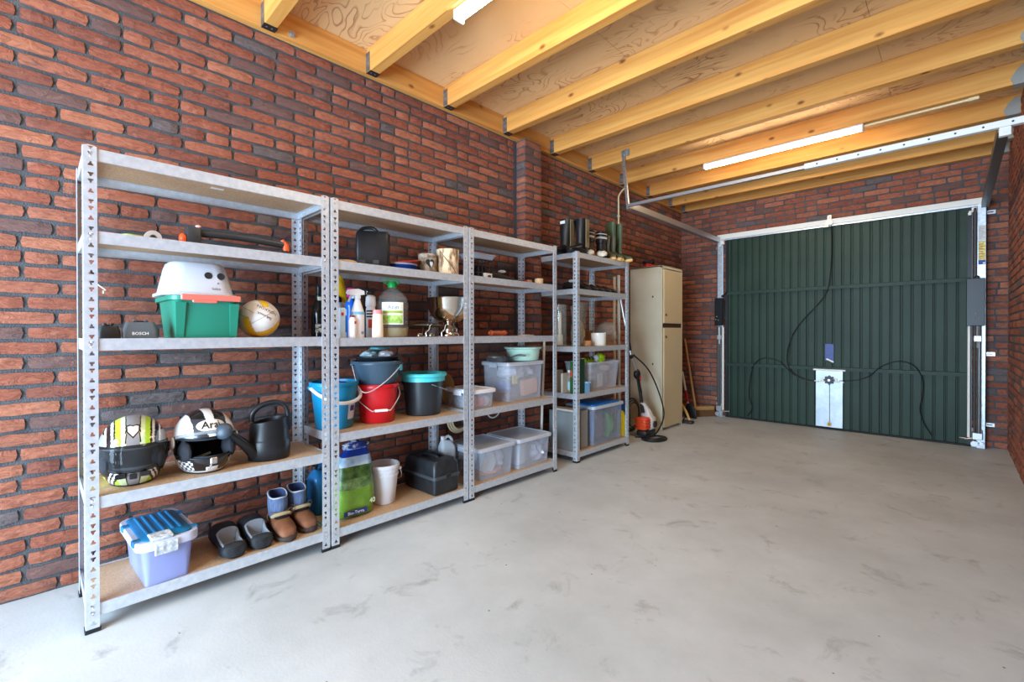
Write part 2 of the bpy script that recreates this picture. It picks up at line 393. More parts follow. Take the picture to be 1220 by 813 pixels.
def ply_mat():
    m, nt, b = nt_new('plywood'); L = nt.links
    g = N(nt, 'ShaderNodeNewGeometry')
    mp = N(nt, 'ShaderNodeMapping'); mp.inputs['Scale'].default_value = (1.0, 2.4, 1); L.new(g.outputs['Position'], mp.inputs[0])
    n1 = N(nt, 'ShaderNodeTexNoise', i_Scale=1.6, i_Detail=2.5, i_Distortion=0.8); L.new(mp.outputs[0], n1.inputs[0])
    mu = N(nt, 'ShaderNodeMath', operation='MULTIPLY'); mu.inputs[1].default_value = 15.0; L.new(n1.outputs['Fac'], mu.inputs[0])
    fr = N(nt, 'ShaderNodeMath', operation='FRACT'); L.new(mu.outputs[0], fr.inputs[0])
    r = N(nt, 'ShaderNodeMapRange'); r.inputs[1].default_value = 0.72; r.inputs[2].default_value = 0.98; L.new(fr.outputs[0], r.inputs[0])
    n2 = N(nt, 'ShaderNodeTexNoise', i_Scale=2.2, i_Detail=3); L.new(g.outputs['Position'], n2.inputs[0])
    r2 = N(nt, 'ShaderNodeMapRange'); r2.inputs[1].default_value = 0.42; r2.inputs[2].default_value = 0.62; L.new(n2.outputs['Fac'], r2.inputs[0])
    mm = N(nt, 'ShaderNodeMath', operation='MULTIPLY'); L.new(r.outputs[0], mm.inputs[0]); L.new(r2.outputs[0], mm.inputs[1])
    m8 = N(nt, 'ShaderNodeMath', operation='MULTIPLY'); m8.inputs[1].default_value = 0.9; L.new(mm.outputs[0], m8.inputs[0])
    n3 = N(nt, 'ShaderNodeTexNoise', i_Scale=3.0, i_Detail=4); L.new(g.outputs['Position'], n3.inputs[0])
    x0 = N(nt, 'ShaderNodeMix', data_type='RGBA'); x0.inputs[6].default_value = lin((236, 200, 150)); x0.inputs[7].default_value = lin((220, 178, 126)); L.new(n3.outputs['Fac'], x0.inputs[0])
    x1 = N(nt, 'ShaderNodeMix', data_type='RGBA'); x1.inputs[7].default_value = lin((156, 96, 58)); L.new(m8.outputs[0], x1.inputs[0]); L.new(x0.outputs[2], x1.inputs[6])
    L.new(x1.outputs[2], b.inputs['Base Color']); b.inputs['Roughness'].default_value = 0.6; b.inputs['Specular IOR Level'].default_value = 0.3
    return m
pine = wood('pine', (224, 162, 84), (202, 132, 60), 'x'); pine_y = wood('pine_ledger', (224, 162, 86), (204, 136, 64), 'y'); ply = ply_mat()
galv_d = mat('galvanised_hanger', (150, 150, 150), 0.45, 0.7, c2=(110, 110, 112), scale=30)
steel_dark = mat('nail_dark', (60, 58, 58), 0.5, 0.6)
b = B(); b.box((XW-0.25, YB-0.2, ZC+0.018), (XR+0.25, YD+0.2, 3.06)); ceil = struct('ceiling', b, mat('roof_deck', (150, 120, 84), 0.8))
yy = YB
while yy < YD:
    ye = min(yy+2.44, YD)
    for x0, x1 in ((XW, XW+1.22), (XW+1.22, XW+2.44), (XW+2.44, XR)):
        b = B(); b.box((x0+0.001, yy+0.001, ZC), (x1-0.001, ye-0.001, ZC+0.018)); obj('plywood_sheet', b, ply, ceil)
    yy += 2.44
JZ = 2.797; JT = 0.066
JY = [0.865+0.6265*k for k in range(-5, 9)]+[6.285]
b = B(); b.box((XW+0.001, YB, JZ+0.002), (XW+0.048, YD, ZC-0.001), 0.002); obj('ledger_beam', b, pine_y, ceil)
bh = B()      # steel joist hanger, local: joist runs along +x from the ledger face, x = 0
bh.box((0.0005, -JT/2-0.0025, 0.004), (0.045, -JT/2-0.0005, 0.125)); bh.box((0.0005, JT/2+0.0005, 0.004), (0.045, JT/2+0.0025, 0.125))
bh.box((0.0005, -JT/2-0.0025, -0.003), (0.055, JT/2+0.0025, -0.0008), m=1)
for k in (-0.016, 0.012): bh.ball((0.03, k, -0.004), (0.005, 0.005, 0.002), 8, 6, m=0)
HM = bh.mesh('joist_hanger', [galv_d, steel_dark])
bp_ = B(); bp_.lathe([(0.0, 0), (0.05, 0.0), (0.05, 0.004), (0.0, 0.004)], 14)
for y in JY:
    yc = y+JT/2
    b = B(); b.box((XW+0.050, y, JZ), (XR, y+JT, ZC-0.001), 0.003)
    j = obj('joist', b, pine, ceil)
    put('joist_hanger', HM, j, (XW+0.0485, yc, JZ))
    # grey mortar pocket where the joist enters the right wall
    b = B(); pts = [(XR-0.012, JZ-0.004), (XR-0.085, JZ-0.004), (XR-0.10, JZ+0.04), (XR-0.075, JZ+0.09), (XR-0.04, JZ+0.128), (XR-0.012, JZ+0.13)]
    b.prism(pts, y-0.004, y+JT+0.004, 'y'); obj('mortar_pocket', b, mat('grey_sealing', (150, 146, 138), 0.8), j)
b = B(); p = PX(348, 41, XW+0.05); b.cyl((XW+0.045, p.y, p.z), (XW+0.065, p.y, p.z), 0.012, 0.012, 6); b.cyl((XW+0.048, p.y, p.z), (XW+0.052, p.y, p.z), 0.02, n=12); obj('anchor_bolt', b, mat('zinc', (200, 200, 200), 0.3, 0.8), ceil, True)
# ================================================================== garage door (up-and-over) with its frame
green = mat('door_green', (36, 56, 42), 0.5, 0.0, c2=(31, 49, 37), scale=2.5, bump=0.05, bscale=25, spec=0.3)
galv = mat('galvanised', (196, 200, 204), 0.38, 0.75, c2=(170, 176, 182), scale=35, bump=0.02, bscale=90)
white_p = mat('white_paint', (226, 224, 216), 0.45)
blackp = mat('black_plastic', (24, 25, 27), 0.42)
blackm = mat('black_metal', (30, 30, 32), 0.4, 0.3)
zinc = MATS['zinc']
door = bpy.data.objects.new('door_1', None); COL.objects.link(door); door['kind'] = 'structure'; door.location = (0, 0, 0)
LX0, LX1, LY, LZ0, LZ1 = -2.165, 0.12, 6.30, 0.012, 2.325
# ribbed leaf: profile in x,y extruded in z
prof = []; x = LX0; nr = 27; pit = (LX1-LX0)/nr
for i in range(nr):
    prof += [(x, LY), (x+pit-0.026, LY), (x+pit-0.021, LY+0.013), (x+pit-0.014, LY+0.013), (x+pit-0.010, LY), (x+pit-0.0085, LY-0.006), (x+pit-0.003, LY-0.006)]
    x += pit
prof.append((LX1, LY))
b = B(); v0 = [b._v((px, py, LZ0)) for px, py in prof]; v1 = [b._v((px, py, LZ1)) for px, py in prof]
for i in range(len(prof)-1): b.face([v0[i], v0[i+1], v1[i+1], v1[i]])
b.box((LX0, LY+0.016, LZ0), (LX1, LY+0.026, LZ1)); leaf = obj('door_leaf', b, green, door)
for z in (1.625, 0.70):
    b = B(); b.box((LX0+0.01, LY-0.034, z-0.016), (LX1-0.01, LY-0.007, z+0.016), 0.003); b.box((LX0+0.01, LY-0.040, z-0.024), (LX1-0.01, LY-0.036, z-0.010)); obj('door_rail', b, green, door)
b = B(); b.box((LX0, LY-0.02, LZ0), (LX0+0.03, LY-0.004, LZ1)); obj('leaf_edge_trim', b, blackm, door)
b = B(); b.box((LX1-0.03, LY-0.02, LZ0), (LX1, LY-0.004, LZ1)); obj('leaf_edge_trim', b, blackm, door)
b = B(); b.box((LX0, LY-0.02, 0.0), (LX1, LY+0.01, 0.02), 0.003); obj('bottom_seal', b, mat('rubber', (18, 18, 18), 0.7), door)
# frame
fx0, fx1, fy = -2.262, 0.2185, 6.25
b = B(); b.box((fx0, fy, 2.335), (fx1, fy+0.10, 2.395), 0.003); b.box((fx0+0.03, fy+0.015, 2.318), (fx1-0.03, fy+0.03, 2.335), m=1); hd = obj('frame_header', b, [white_p, galv], door)
for s, x0, x1 in ((1, fx0, fx0+0.062), (-1, fx1-0.062, fx1)):
    b = B(); b.box((x0, fy, 0.0), (x1, fy+0.008, 2.336)); b.box((x0 if s > 0 else x1-0.006, fy, 0.0), (x0+0.006 if s > 0 else x1, fy+0.108, 2.336))
    b.box((x1-0.006 if s > 0 else x0, fy+0.008, 0.0), (x1 if s > 0 else x0+0.006, fy+0.05, 2.336))
    fp = obj('frame_post', b, galv, door)
    # wall brackets
    for z in ((2.24, 1.50, 0.22) if s > 0 else (2.26, 0.90, 0.22)):
        xa, xb = (x0-0.045, x0+0.004) if s > 0 else (x1-0.004, x1+0.062)
        b = B(); b.box((xa, YD-0.022, z-0.018), (xb, YD-0.018, z+0.018), 0.001)
        b.box((xa+0.012, YD-0.024, z-0.005), (xb-0.016, YD-0.0215, z+0.005), m=1); obj('wall_bracket', b, [zinc, blackm], fp)
    # spring pack: black cover box, three long springs, white guide tube, bottom roller bracket
    cx = (x0+x1)/2+(0.012 if s > 0 else -0.028)
    b = B()
    if s > 0: b.box((x0-0.005, fy-0.075, 1.20), (x1+0.032, fy-0.004, 1.56), 0.004)
    else: b.box((x0-0.075, fy-0.085, 1.17), (x1-0.012, fy-0.004, 1.62), 0.004)
    sb = obj('spring_cover', b, mat('cover_black', (26, 27, 29), 0.3, 0.2) if s > 0 else mat('cover_grey', (46, 48, 50), 0.4, 0.2), door)
    for k, (dx, dz) in enumerate(((0.0, 0.10), (-0.012, 0.06), (0.018, 0.05))):
        bb = B(); bb.ball(((x0-0.0 if s > 0 else x0-0.03)+0.025+dx, (fy-0.077 if s > 0 else fy-0.087), (1.22 if s > 0 else 1.19)+dz), 0.006, 8, 6); obj('bolt', bb, zinc, sb, True)
    for k in range(3):
        xs = cx+(k-1)*0.019
        b = B(); b.tube([(xs, fy-0.035, 0.14), (xs, fy-0.035, 1.19)], 0.0075, 8); obj('tension_spring', b, mat('spring', (96, 92, 88), 0.45, 0.6), door, True)
    xg = x1+0.028 if s > 0 else x0-0.055
    b = B(); b.cyl((xg, fy-0.03, 0.10), (xg, fy-0.03, 1.18), 0.011, n=10); obj('guide_tube', b, white_p, door, True)
    b = B(); b.box((cx-0.035, fy-0.055, 0.085), (cx+0.035, fy-0.002, 0.15), 0.004); b.cyl((cx-0.03, fy-0.03, 0.16), (cx-0.03, fy-0.03, 0.19), 0.01, n=8); b.cyl((cx+0.025, fy-0.03, 0.15), (cx+0.025, fy-0.03, 0.18), 0.01, n=8)
    b.cyl((cx-0.02, fy-0.06, 0.045), (cx-0.02, fy-0.01, 0.045), 0.026, n=14); b.cyl((cx+0.028, fy-0.06, 0.05), (cx+0.028, fy-0.01, 0.05), 0.016, n=12)
    b.tube([(cx, fy-0.045, 0.10), (cx+s*0.07, fy-0.045, 0.085), (cx+s*0.12, fy-0.02, 0.085)], 0.006, 6); obj('roller_bracket', b, zinc, door, True)
    b = B(); b.tube([(cx, fy-0.04, 1.18), (cx, fy-0.04, 1.05)], 0.010, 8); b.box((cx-0.026, fy-0.05, 1.02), (cx+0.026, fy-0.02, 1.075), 0.004); b.cyl((cx, fy-0.035, 0.96), (cx, fy-0.035, 1.02), 0.008, n=8); obj('chain_tensioner', b, zinc, door, True)
    # lifting arm and top roller
    if s < 0:
        b = B(); b.box((x0-0.03, fy-0.035, 1.60), (x0-0.005, fy-0.012, 2.30), 0.004); b.ball((x0-0.005, fy-0.03, 1.63), 0.022, 10, 8); obj('lift_arm', b, mat('arm_brown', (52, 48, 46), 0.5, 0.3), door)
    else:
        b = B(); b.ball((x1+0.02, fy-0.03, 1.585), 0.018, 10, 8); b.tube([(x1+0.02, fy-0.03, 1.58), (x1+0.065, fy-0.02, 1.635)], 0.009, 8); obj('lift_arm', b, blackm, door)
    b = B(); xt = x1+0.012 if s > 0 else x0-0.03
    b.box((xt-0.03, fy-0.03, 2.262), (xt+0.03, fy-0.003, 2.275), 0.002); b.box((xt-0.012, fy-0.035, 2.275), (xt+0.025, fy-0.003, 2.305), 0.003); b.box((xt-0.035, fy-0.03, 2.235), (xt-0.012, fy-0.003, 2.26), 0.002); obj('corner_roller', b, white_p, door)
# stickers on the right post
sx = fx1-0.06
for z0, z1, m_, nm in ((1.985, 2.13, mat('label_white', (222, 220, 214), 0.6, c2=(190, 188, 184), scale=60, stretch=(1, 1, 3)), 'label_sheet'), (1.80, 1.978, mat('label_yellow', (208, 180, 84), 0.55, c2=(236, 224, 160), scale=55, lo=.5, hi=.6), 'warning_sticker'), (1.755, 1.798, mat('label_blue', (40, 62, 140), 0.5), 'brand_sticker')):
    b = B(); b.box((sx+0.004, fy-0.002, z0), (sx+0.052, fy, z1)); st = obj(nm, b, m_, door)
    if nm == 'label_sheet':
        for k in range(7):
            bb = B(); bb.box((sx+0.010, fy-0.0026, z1-0.022-k*0.016), (sx+0.046-(k % 3)*0.006, fy-0.0018, z1-0.018-k*0.016)); obj('print_line', bb, mat('print_grey', (140, 138, 136), 0.7), st)
    if nm == 'warning_sticker':
        for k in range(6):
            bb = B(); bb.box((sx+0.012, fy-0.0026, z1-0.03-k*0.024), (sx+0.040-(k % 2)*0.008, fy-0.0018, z1-0.024-k*0.024)); obj('print_line', bb, mat('print_red', (150, 90, 60), 0.7), st)
    if nm == 'brand_sticker':
        bb = B(); bb.box((sx+0.034, fy-0.0026, z0+0.006), (sx+0.05, fy-0.0018, z0+0.02)); obj('print_line', bb, white_p, st)
# latch on the header
b = B(); p = PY(988, 262, fy); b.box((p.x-0.035, fy-0.02, 2.33), (p.x+0.035, fy-0.002, 2.37), 0.003); b.box((p.x-0.018, fy-0.008, 2.37), (p.x+0.022, fy-0.002, 2.44), 0.004); b.box((p.x-0.055, fy-0.03, 2.305), (p.x+0.0, fy-0.004, 2.328), 0.003); b.cyl((p.x+0.02, fy-0.035, 2.34), (p.x+0.02, fy-0.01, 2.34), 0.012, n=10)
b.box((p.x-0.002, fy-0.0095, 2.395), (p.x+0.006, fy-0.0075, 2.425), m=1); obj('top_latch', b, [mat('latch_cream', (230, 222, 200), 0.4, 0.3), blackm], door)
# lock plate with star knob
b = B(); b.box((-1.152, LY-0.046, 0.03), (-0.896, LY-0.041, 0.672), 0.002); b.box((-1.178, LY-0.052, 0.672), (-0.872, LY-0.034, 0.69), 0.002, m=1)
b.box((-1.165, LY-0.05, 0.545), (-0.885, LY-0.0465, 0.553), m=1); lp = obj('lock_plate', b, [mat('galv_plate', (188, 196, 202), 0.42, 0.5, c2=(168, 178, 186), scale=14), white_p], door)
p = PY(988, 453, LY-0.06)
b = B(); pts = []
for i in range(32):
    r = 0.046+0.008*math.cos(8*2*PI*i/32); pts.append((p.x+r*math.cos(2*PI*i/32), p.z+r*math.sin(2*PI*i/32)))
b.prism(pts, LY-0.085, LY-0.047, 'y'); b.cyl((p.x, LY-0.09, p.z), (p.x, LY-0.084, p.z), 0.012, n=12, m=1); obj('star_knob', b, [blackp, zinc], lp)
for s in (-1, 1):
    b = B(); b.box((p.x+s*0.055-0.02, LY-0.056, p.z-0.018), (p.x+s*0.055+0.02, LY-0.047, p.z+0.022), 0.003); b.box((p.x+s*0.09-0.012, LY-0.053, p.z-0.03), (p.x+s*0.09+0.012, LY-0.047, p.z-0.006), 0.002); obj('cable_clamp', b, white_p, lp)
b = B(); b.tube([(p.x, LY-0.05, p.z-0.04), (p.x+0.002, LY-0.05, 0.09)], 0.003, 6); obj('locking_rod', b, mat('rod', (90, 100, 110), 0.4, 0.6), lp, True)
b = B(); b.box((p.x-0.018, LY-0.054, 0.045), (p.x+0.018, LY-0.047, 0.085), 0.003); b.ball((p.x, LY-0.056, 0.065), 0.009, 8, 6); obj('rod_lock', b, mat('brass', (190, 140, 60), 0.4, 0.6), lp)
# blue sticker with white torn corner
q0, q1 = PY(983, 410, LY-0.014), PY(993, 430, LY-0.014)
b = B(); b.box((q0.x, LY-0.010, q1.z), (q1.x, LY-0.007, q0.z)); sk = obj('leaf_sticker', b, mat('sticker_blue', (74, 92, 158), 0.5, c2=(52, 68, 130), scale=80), door)
b = B(); b.box((q0.x+0.006, LY-0.012, q1.z-0.004), (q1.x+0.004, LY-0.009, q1.z+0.012), M=Matrix.Translation(((q0.x+q1.x)/2, 0, q1.z)) @ Matrix.Rotation(R(-28), 4, 'Y').inverted() @ Matrix.Translation((-(q0.x+q1.x)/2, 0, -q1.z))); obj('torn_corner', b, white_p, sk)
# bowden cables on the leaf
def cab(px, dy=0.045): return [PY(u, v, LY-dy) for u, v in px]
cm = mat('cable_black', (14, 15, 14), 0.5)
for px in ([(990, 268), (991, 290), (990, 318), (986, 345), (975, 362), (958, 380), (945, 398), (938, 420), (940, 438), (950, 448), (964, 453), (976, 455)],
           [(978, 454), (962, 453), (945, 446), (930, 432), (915, 427), (904, 429), (896, 440), (892, 470), (896, 486), (890, 496)],
           [(1000, 454), (1020, 453), (1036, 448), (1048, 438), (1062, 432), (1076, 431), (1090, 437), (1099, 452), (1099, 472), (1096, 488), (1101, 505), (1110, 519)]):
    b = B(); b.tube(curve(cab(px), 5), 0.0048, 6); obj('bowden_cable', b, cm, door, True)

# ---- overhead tracks of the door
tm = mat('track_steel', (178, 180, 182), 0.35, 0.8)
def channel(name, label, pts, w=0.03, h=0.045, cat='door track', mt=tm):
    a, c = Vector(pts[0]), Vector(pts[1]); t = (c-a).normalized(); up = Vector((0, 0, 1)) if abs(t.z) < 0.8 else Vector((0, 1, 0)); s = t.cross(up).normalized(); up = s.cross(t)
    b = B()
    prof = [(-w, -h), (w, -h), (w, h), (w-0.012, h), (w-0.012, h-0.003), (w-0.003, h-0.003), (w-0.003, -h+0.003), (-w+0.003, -h+0.003), (-w+0.003, h-0.003), (-w+0.012, h-0.003), (-w+0.012, h), (-w, h)]
    prof = [(x/2, y/2) for x, y in prof]
    b.loft([[p+s*x+up*y for x, y in prof] for p in (a, c)])
    return one(name, label, cat, b, mt, (0, 0, 0), 0, None, False)
channel('door_track', 'grey steel ceiling track running from the rack side of the garage door', ((-2.25, 3.97, 2.325), (-2.25, fy-0.005, 2.325)), 0.06, 0.06)
channel('door_track', 'dark steel ceiling track running along the right brick wall', ((0.206, 3.97, 2.325), (0.206, fy-0.005, 2.325)), 0.05, 0.06, mt=mat('track_dark', (92, 88, 84), 0.45, 0.6))
cr = thing('cross_rail', 'pale steel cross rail joining the two door tracks under the joists', 'rail', (0, 0, 0), 0)
b = B(); b.box((-2.25, 3.935, 2.318), (-0.75, 3.962, 2.345), 0.002); obj('inner_tube', b, tm, cr)
b = B(); b.box((-0.80, 3.925, 2.312), (0.33, 3.965, 2.352), 0.002)
for k in range(9): b.cyl((-0.72+k*0.12, 3.9245, 2.332), (-0.72+k*0.12, 3.9275, 2.332), 0.006, n=8, m=1)
obj('outer_tube', b, [white_p, steel_dark], cr)
b = B(); b.box((0.185, 3.93, 2.26), (0.235, 3.967, 2.312), 0.003); b.cyl((0.21, 3.925, 2.285), (0.21, 3.935, 2.285), 0.01, n=8); obj('corner_clamp', b, white_p, cr)
hs = thing('hanger_strut', 'slotted steel strut hanging the door track from a joist', 'strut', (0, 0, 0), 0)
b = B(); a_, c_ = Vector((-2.262, 3.95, 2.30)), Vector((-2.335, 3.975, 2.885)); t_ = (c_-a_).normalized()
sx_ = Vector((1, 0, 0)); ny_ = t_.cross(sx_).normalized()
def slab(b, a, c, s, nrm, w, th, m=0):
    b.loft([[p+s*(w*i)+nrm*(th*j) for i, j in ((-.5, -.5), (.5, -.5), (.5, .5), (-.5, .5))] for p in (a, c)], m)
slab(b, a_, c_, sx_, ny_, 0.03, 0.003); slab(b, a_+sx_*0.014, c_+sx_*0.014, ny_, sx_, 0.026, 0.003)
for k in range(1, 11): 
    q = a_.lerp(c_, k/11); b.cyl(q-ny_*0.002, q+ny_*0.002, 0.004, n=8, m=1)
obj('slotted_angle', b, [tm, steel_dark], hs)
b = B(); b.box((-2.345, 4.0-0.006, 2.83), (-2.27, 4.0-0.0015, 2.90), 0.002); b.box((-2.315, 3.965, 2.85), (-2.30, 3.994, 2.89)); obj('joist_plate', b, zinc, hs)
# ---- fluorescent battens
tube_m = mat('tube_glow', (255, 255, 255), 0.5, emit=((1.0, 0.83, 0.60), TUBE))
diff_m = mat('lamp_housing', (226, 226, 220), 0.4)
def batten(label, x0, x1, y, strip=False):
    """batten lamp screwed to the underside of a joist"""
    t = thing('tube_light', label, 'lamp', ((x0+x1)/2, y, JZ-0.0005), 0, 'fluorescent battens under the joists')
    L = (x1-x0)/2; dz = -0.0215 if strip else 0
    if strip:
        b = B(); b.box((-L-0.03, -0.05, -0.021), (L+0.03, 0.06, -0.0005), 0.002); obj('mounting_board', b, pine, t)
    b = B(); b.box((-L, -0.03, dz-0.020), (L, 0.03, dz-0.001), 0.003); obj('housing', b, diff_m, t)
    b = B(); b.loft([[(x, 0.030*math.cos(a), dz-0.020-0.030*math.sin(a)) for a in [PI*i/8 for i in range(9)]] for x in (-L+0.015, L-0.015)], 0, True, True); obj('diffuser', b, tube_m, t, True)
    for s in (-1, 1):
        b = B(); b.box((s*L-0.015*(s > 0), -0.033, dz-0.054), (s*L+0.015*(s < 0), 0.033, dz-0.001), 0.004); obj('end_cap', b, diff_m, t)
    return t
JL7, JL2 = JY[5+6], JY[5+1]
batten('long fluorescent batten lamp over the garage door end of the room', PY(839, 199, JL7+0.033).x, PY(1029, 153, JL7+0.033).x, JL7+JT/2)
batten('fluorescent batten lamp on a pine board above the shelving racks', -1.86, -0.60, JL2+JT/2, True)
# ---- conduits
cream = mat('conduit_cream', (226, 204, 160), 0.5)
b = B(); q = PY(1160, 106, JL7+0.05); xs_ = PY(1029, 153, JL7+0.033).x; b.tube([(xs_+0.001, JL7+0.05, JZ-0.0105), (q.x-0.01, JL7+0.05, JZ-0.0105)], 0.009, 8); b.box((q.x-0.03, JL7+0.036, JZ-0.024), (q.x+0.03, JL7+0.064, JZ-0.001), 0.004)
one('conduit_pipe', 'cream cable conduit running from the batten lamp towards the right wall', 'conduit', b, cream, (0, 0, 0), 0)
b = B(); b.tube(curve([(XW+0.02, 4.645, 2.25), (XW+0.02, 4.645, 2.60), (XW+0.02, 4.65, 2.68), (XW+0.035, 4.70, 2.75), (XW+0.06, 4.74, 2.79)], 6), 0.010, 8); b.box((XW+0.009, 4.628, 2.44), (XW+0.032, 4.662, 2.46), 0.002)
one('conduit_pipe', 'cream conduit pipe fixed upright on the brick wall behind the wellingtons', 'conduit', b, cream, (0, 0, 0), 0)
# ================================================================== shelving racks
chip = mat('chipboard', (196, 164, 130), 0.7, c2=(176, 142, 108), scale=140, detail=2)
rack_m = mat('rack_steel', (214, 219, 224), 0.38, 0.5, c2=(196, 203, 210), scale=40, bump=0.015, bscale=120)
foot_m = mat('foot_black', (22, 24, 28), 0.6)
PW, PT, RH = 0.038, 0.0018, 1.80
def flange():
    """flat strip with punched keyholes, in local x (0..PW), z; returns bmesh in plane y = 0"""
    t = bmesh.new()
    def loop(pts):
        vs = [t.verts.new((x, 0, z)) for x, z in pts]
        return [t.edges.new((vs[i], vs[(i+1) % len(vs)])) for i in range(len(vs))]
    E = loop([(0, 0.004), (PW, 0.004), (PW, RH), (0, RH)])
    key = [(-0.0028, 0.0085), (0.0028, 0.0085), (0.0035, 0.002), (0.0078, -0.0015), (0.0078, -0.007), (-0.0078, -0.007), (-0.0078, -0.0015), (-0.0035, 0.002)]
    cx = PW*0.54
    for k in range(18):
        z0 = 0.035+k*0.1
        for dz, s in ((0, 1), (0.0375, -1), (0.0620, -1)):
            E += loop([(cx+x, z0+dz+s*z) for x, z in (key if s > 0 else key[::-1])])
    bmesh.ops.triangle_fill(t, edges=E, use_beauty=True)
    bmesh.ops.recalc_face_normals(t, faces=t.faces)
    r = bmesh.ops.solidify(t, geom=t.faces[:], thickness=PT)
    return t
b = B(); b.merge(flange(), 0); b.merge(flange(), 0, Matrix(((0, 1, 0, 0), (1, 0, 0, 0), (0, 0, 1, 0), (0, 0, 0, 1))))
POST = b.mesh('post', rack_m)
b = B(); b.box((-0.004, -0.004, 0), (PW+0.004, 0.009, 0.016), 0.002); b.box((-0.004, 0.0, 0), (0.009, PW+0.004, 0.016), 0.002); FOOT = b.mesh('foot', foot_m)
def beam_mesh(L, nm):
    """edge beam along local x (0..L), outer face at y = 0, inside towards +y, top at z = 0"""
    b = B(); b.box((0, 0.0012, -0.045), (L, 0.0030, 0.0)); b.box((0, 0.003, -0.0025), (L, 0.009, -0.0010)); b.box((0, 0.003, -0.014), (L, 0.018, -0.0125)); b.box((0, 0.003, -0.045), (L, 0.012, -0.0435))
    return b.mesh(nm, rack_m)
def rack(label, xf, xb, y0, y1, zs):
    t = thing('shelving_rack', label, 'shelving', (xf, y0, 0), R(90), 'galvanised shelving racks along the brick wall')
    Wd, Dp = y1-y0, xf-xb
    for (x, y, a) in ((0, 0, 0), (Wd, 0, 90), (Wd, Dp, 180), (0, Dp, 270)):
        p = put('post', POST, t, (x, y, 0), R(a)); put('foot', FOOT, p, (0, 0, 0), 0)
    fb = beam_mesh(Wd-2*PT-0.001, 'long_beam'); sbm = beam_mesh(Dp-2*PT-0.001, 'side_beam')
    for z in zs:
        e = PT+0.0005
        put('long_beam', fb, t, (e, PT*0.4, z), 0); put('long_beam', fb, t, (Wd-e, Dp-PT*0.4, z), R(180))
        put('side_beam', sbm, t, (Wd-PT*0.4, e, z), R(90)); put('side_beam', sbm, t, (PT*0.4, Dp-e, z), R(270))
        b = B(); b.box((0.004, 0.004, z-0.0120), (Wd-0.004, Dp-0.004, z-0.003)); obj('shelf_board', b, chip, t)
    b = B()
    for z in zs:
        for x in (0.02, Wd-0.02):
            for dz in (-0.012, -0.032): b.ball((x, -0.0006, z+dz), (0.0045, 0.002, 0.0045), 8, 6)
    obj('rivets', b, mat('rivet', (225, 228, 230), 0.3, 0.6), t, True, stuff=True)
    return t
XF, XB = -2.29, -2.675
S1 = [1.795, 1.49, 1.09, 0.50, 0.102]; S2 = [1.795, 1.485, 1.085, 0.588, 0.095]; S3 = [1.795, 1.49, 1.086, 0.594, 0.09]; S4 = [1.795, 1.485, 0.99, 0.584, 0.088]
r1 = rack('galvanised rack holding two motorcycle helmets, a volleyball and garden clogs', XF, XB, 0.118, 1.031, S1)
r2 = rack('galvanised rack holding the buckets, spray bottles and a black toolbox', XF, XB, 1.043, 1.957, S2)
r3 = rack('galvanised rack holding clear lidded storage boxes, between buckets and boots racks', XF, XB, 1.969, 2.885, S3)
r4 = rack('galvanised rack holding boots and glass vases beside the locker', -2.30, -2.735, 3.172, 4.03, S4)
b = B(); q = PX(259, 227, -2.47); b.box((q.y-0.118-0.025, 0.17, 1.7805), (q.y-0.118+0.025, 0.19, 1.7825)); obj('sticker', b, mat('paper_white', (225, 224, 220), 0.6), r1)
# ================================================================== things on the racks: shared builders
EPS = 0.0015
white_pl = mat('white_plastic', (232, 233, 235), 0.35)
clear_pl = mat('clear_plastic', (232, 236, 242), 0.25, frost=(0.27, (246, 248, 252)))
clear_lid = mat('clear_lid', (225, 230, 238), 0.22, frost=(0.52, (236, 240, 246)))
lilac_pl = mat('lilac_clear_plastic', (196, 204, 240), 0.28, frost=(0.42, (224, 228, 250)))
glass_m = mat('glass', (226, 226, 216), 0.04, frost=(0.08, (250, 250, 247)), spec=1.0, ior=1.6)
wire_m = mat('wire_steel', (205, 206, 208), 0.3, 0.8)
def shell(b, w, d, h, tw, r=0.03, th=0.003, rim=0.012, m=0, n=4):
    """open-topped tub: w,d at the top, tw = shrink towards the base"""
    rings = [rrect(w-tw*2, d-tw*2, max(r-tw, 0.008), 0.0, n), rrect(w-tw*0.15, d-tw*0.15, r, h-0.02, n), rrect(w, d, r, h-0.018, n), rrect(w+rim, d+rim, r+rim/2, h-0.018, n), rrect(w+rim, d+rim, r+rim/2, h, n),
             rrect(w-th*2, d-th*2, r-th, h, n), rrect(w-tw*2-th*2, d-tw*2-th*2, max(r-tw-th, 0.006), th, n)]
    return b.loft(rings, m)
def lid_slab(b, w, d, z, h, r=0.03, m=0, n=4, dome=0.0):
    rings = [rrect(w, d, r, z-0.012, n), rrect(w, d, r, z+h*0.6, n), rrect(w-0.012, d-0.012, r-0.004, z+h, n), rrect(w-0.03, d-0.03, r-0.01, z+h, n), rrect(w-0.036, d-0.036, r-0.012, z+h-0.004, n)]
    return b.loft(rings, m)
def storage_box(name, label, loc, rz, w, d, h, body, lid=None, tw=0.018, group=None, ribs=0, cat='storage box'):
    t = thing(name, label, cat, loc, rz, group)
    b = B(); shell(b, w, d, h, tw); obj('tub', b, body, t, True, ang=50)
    if lid:
        b = B(); lid_slab(b, w+0.022, d+0.022, h, 0.014); l = obj('lid', b, lid, t, True, ang=50)
        for s in (-1, 1):
            b = B(); b.box((s*(w/2+0.016)-0.006, -0.04, h-0.03), (s*(w/2+0.016)+0.006, 0.04, h+0.008), 0.003); obj('clip', b, lid, t)
    return t
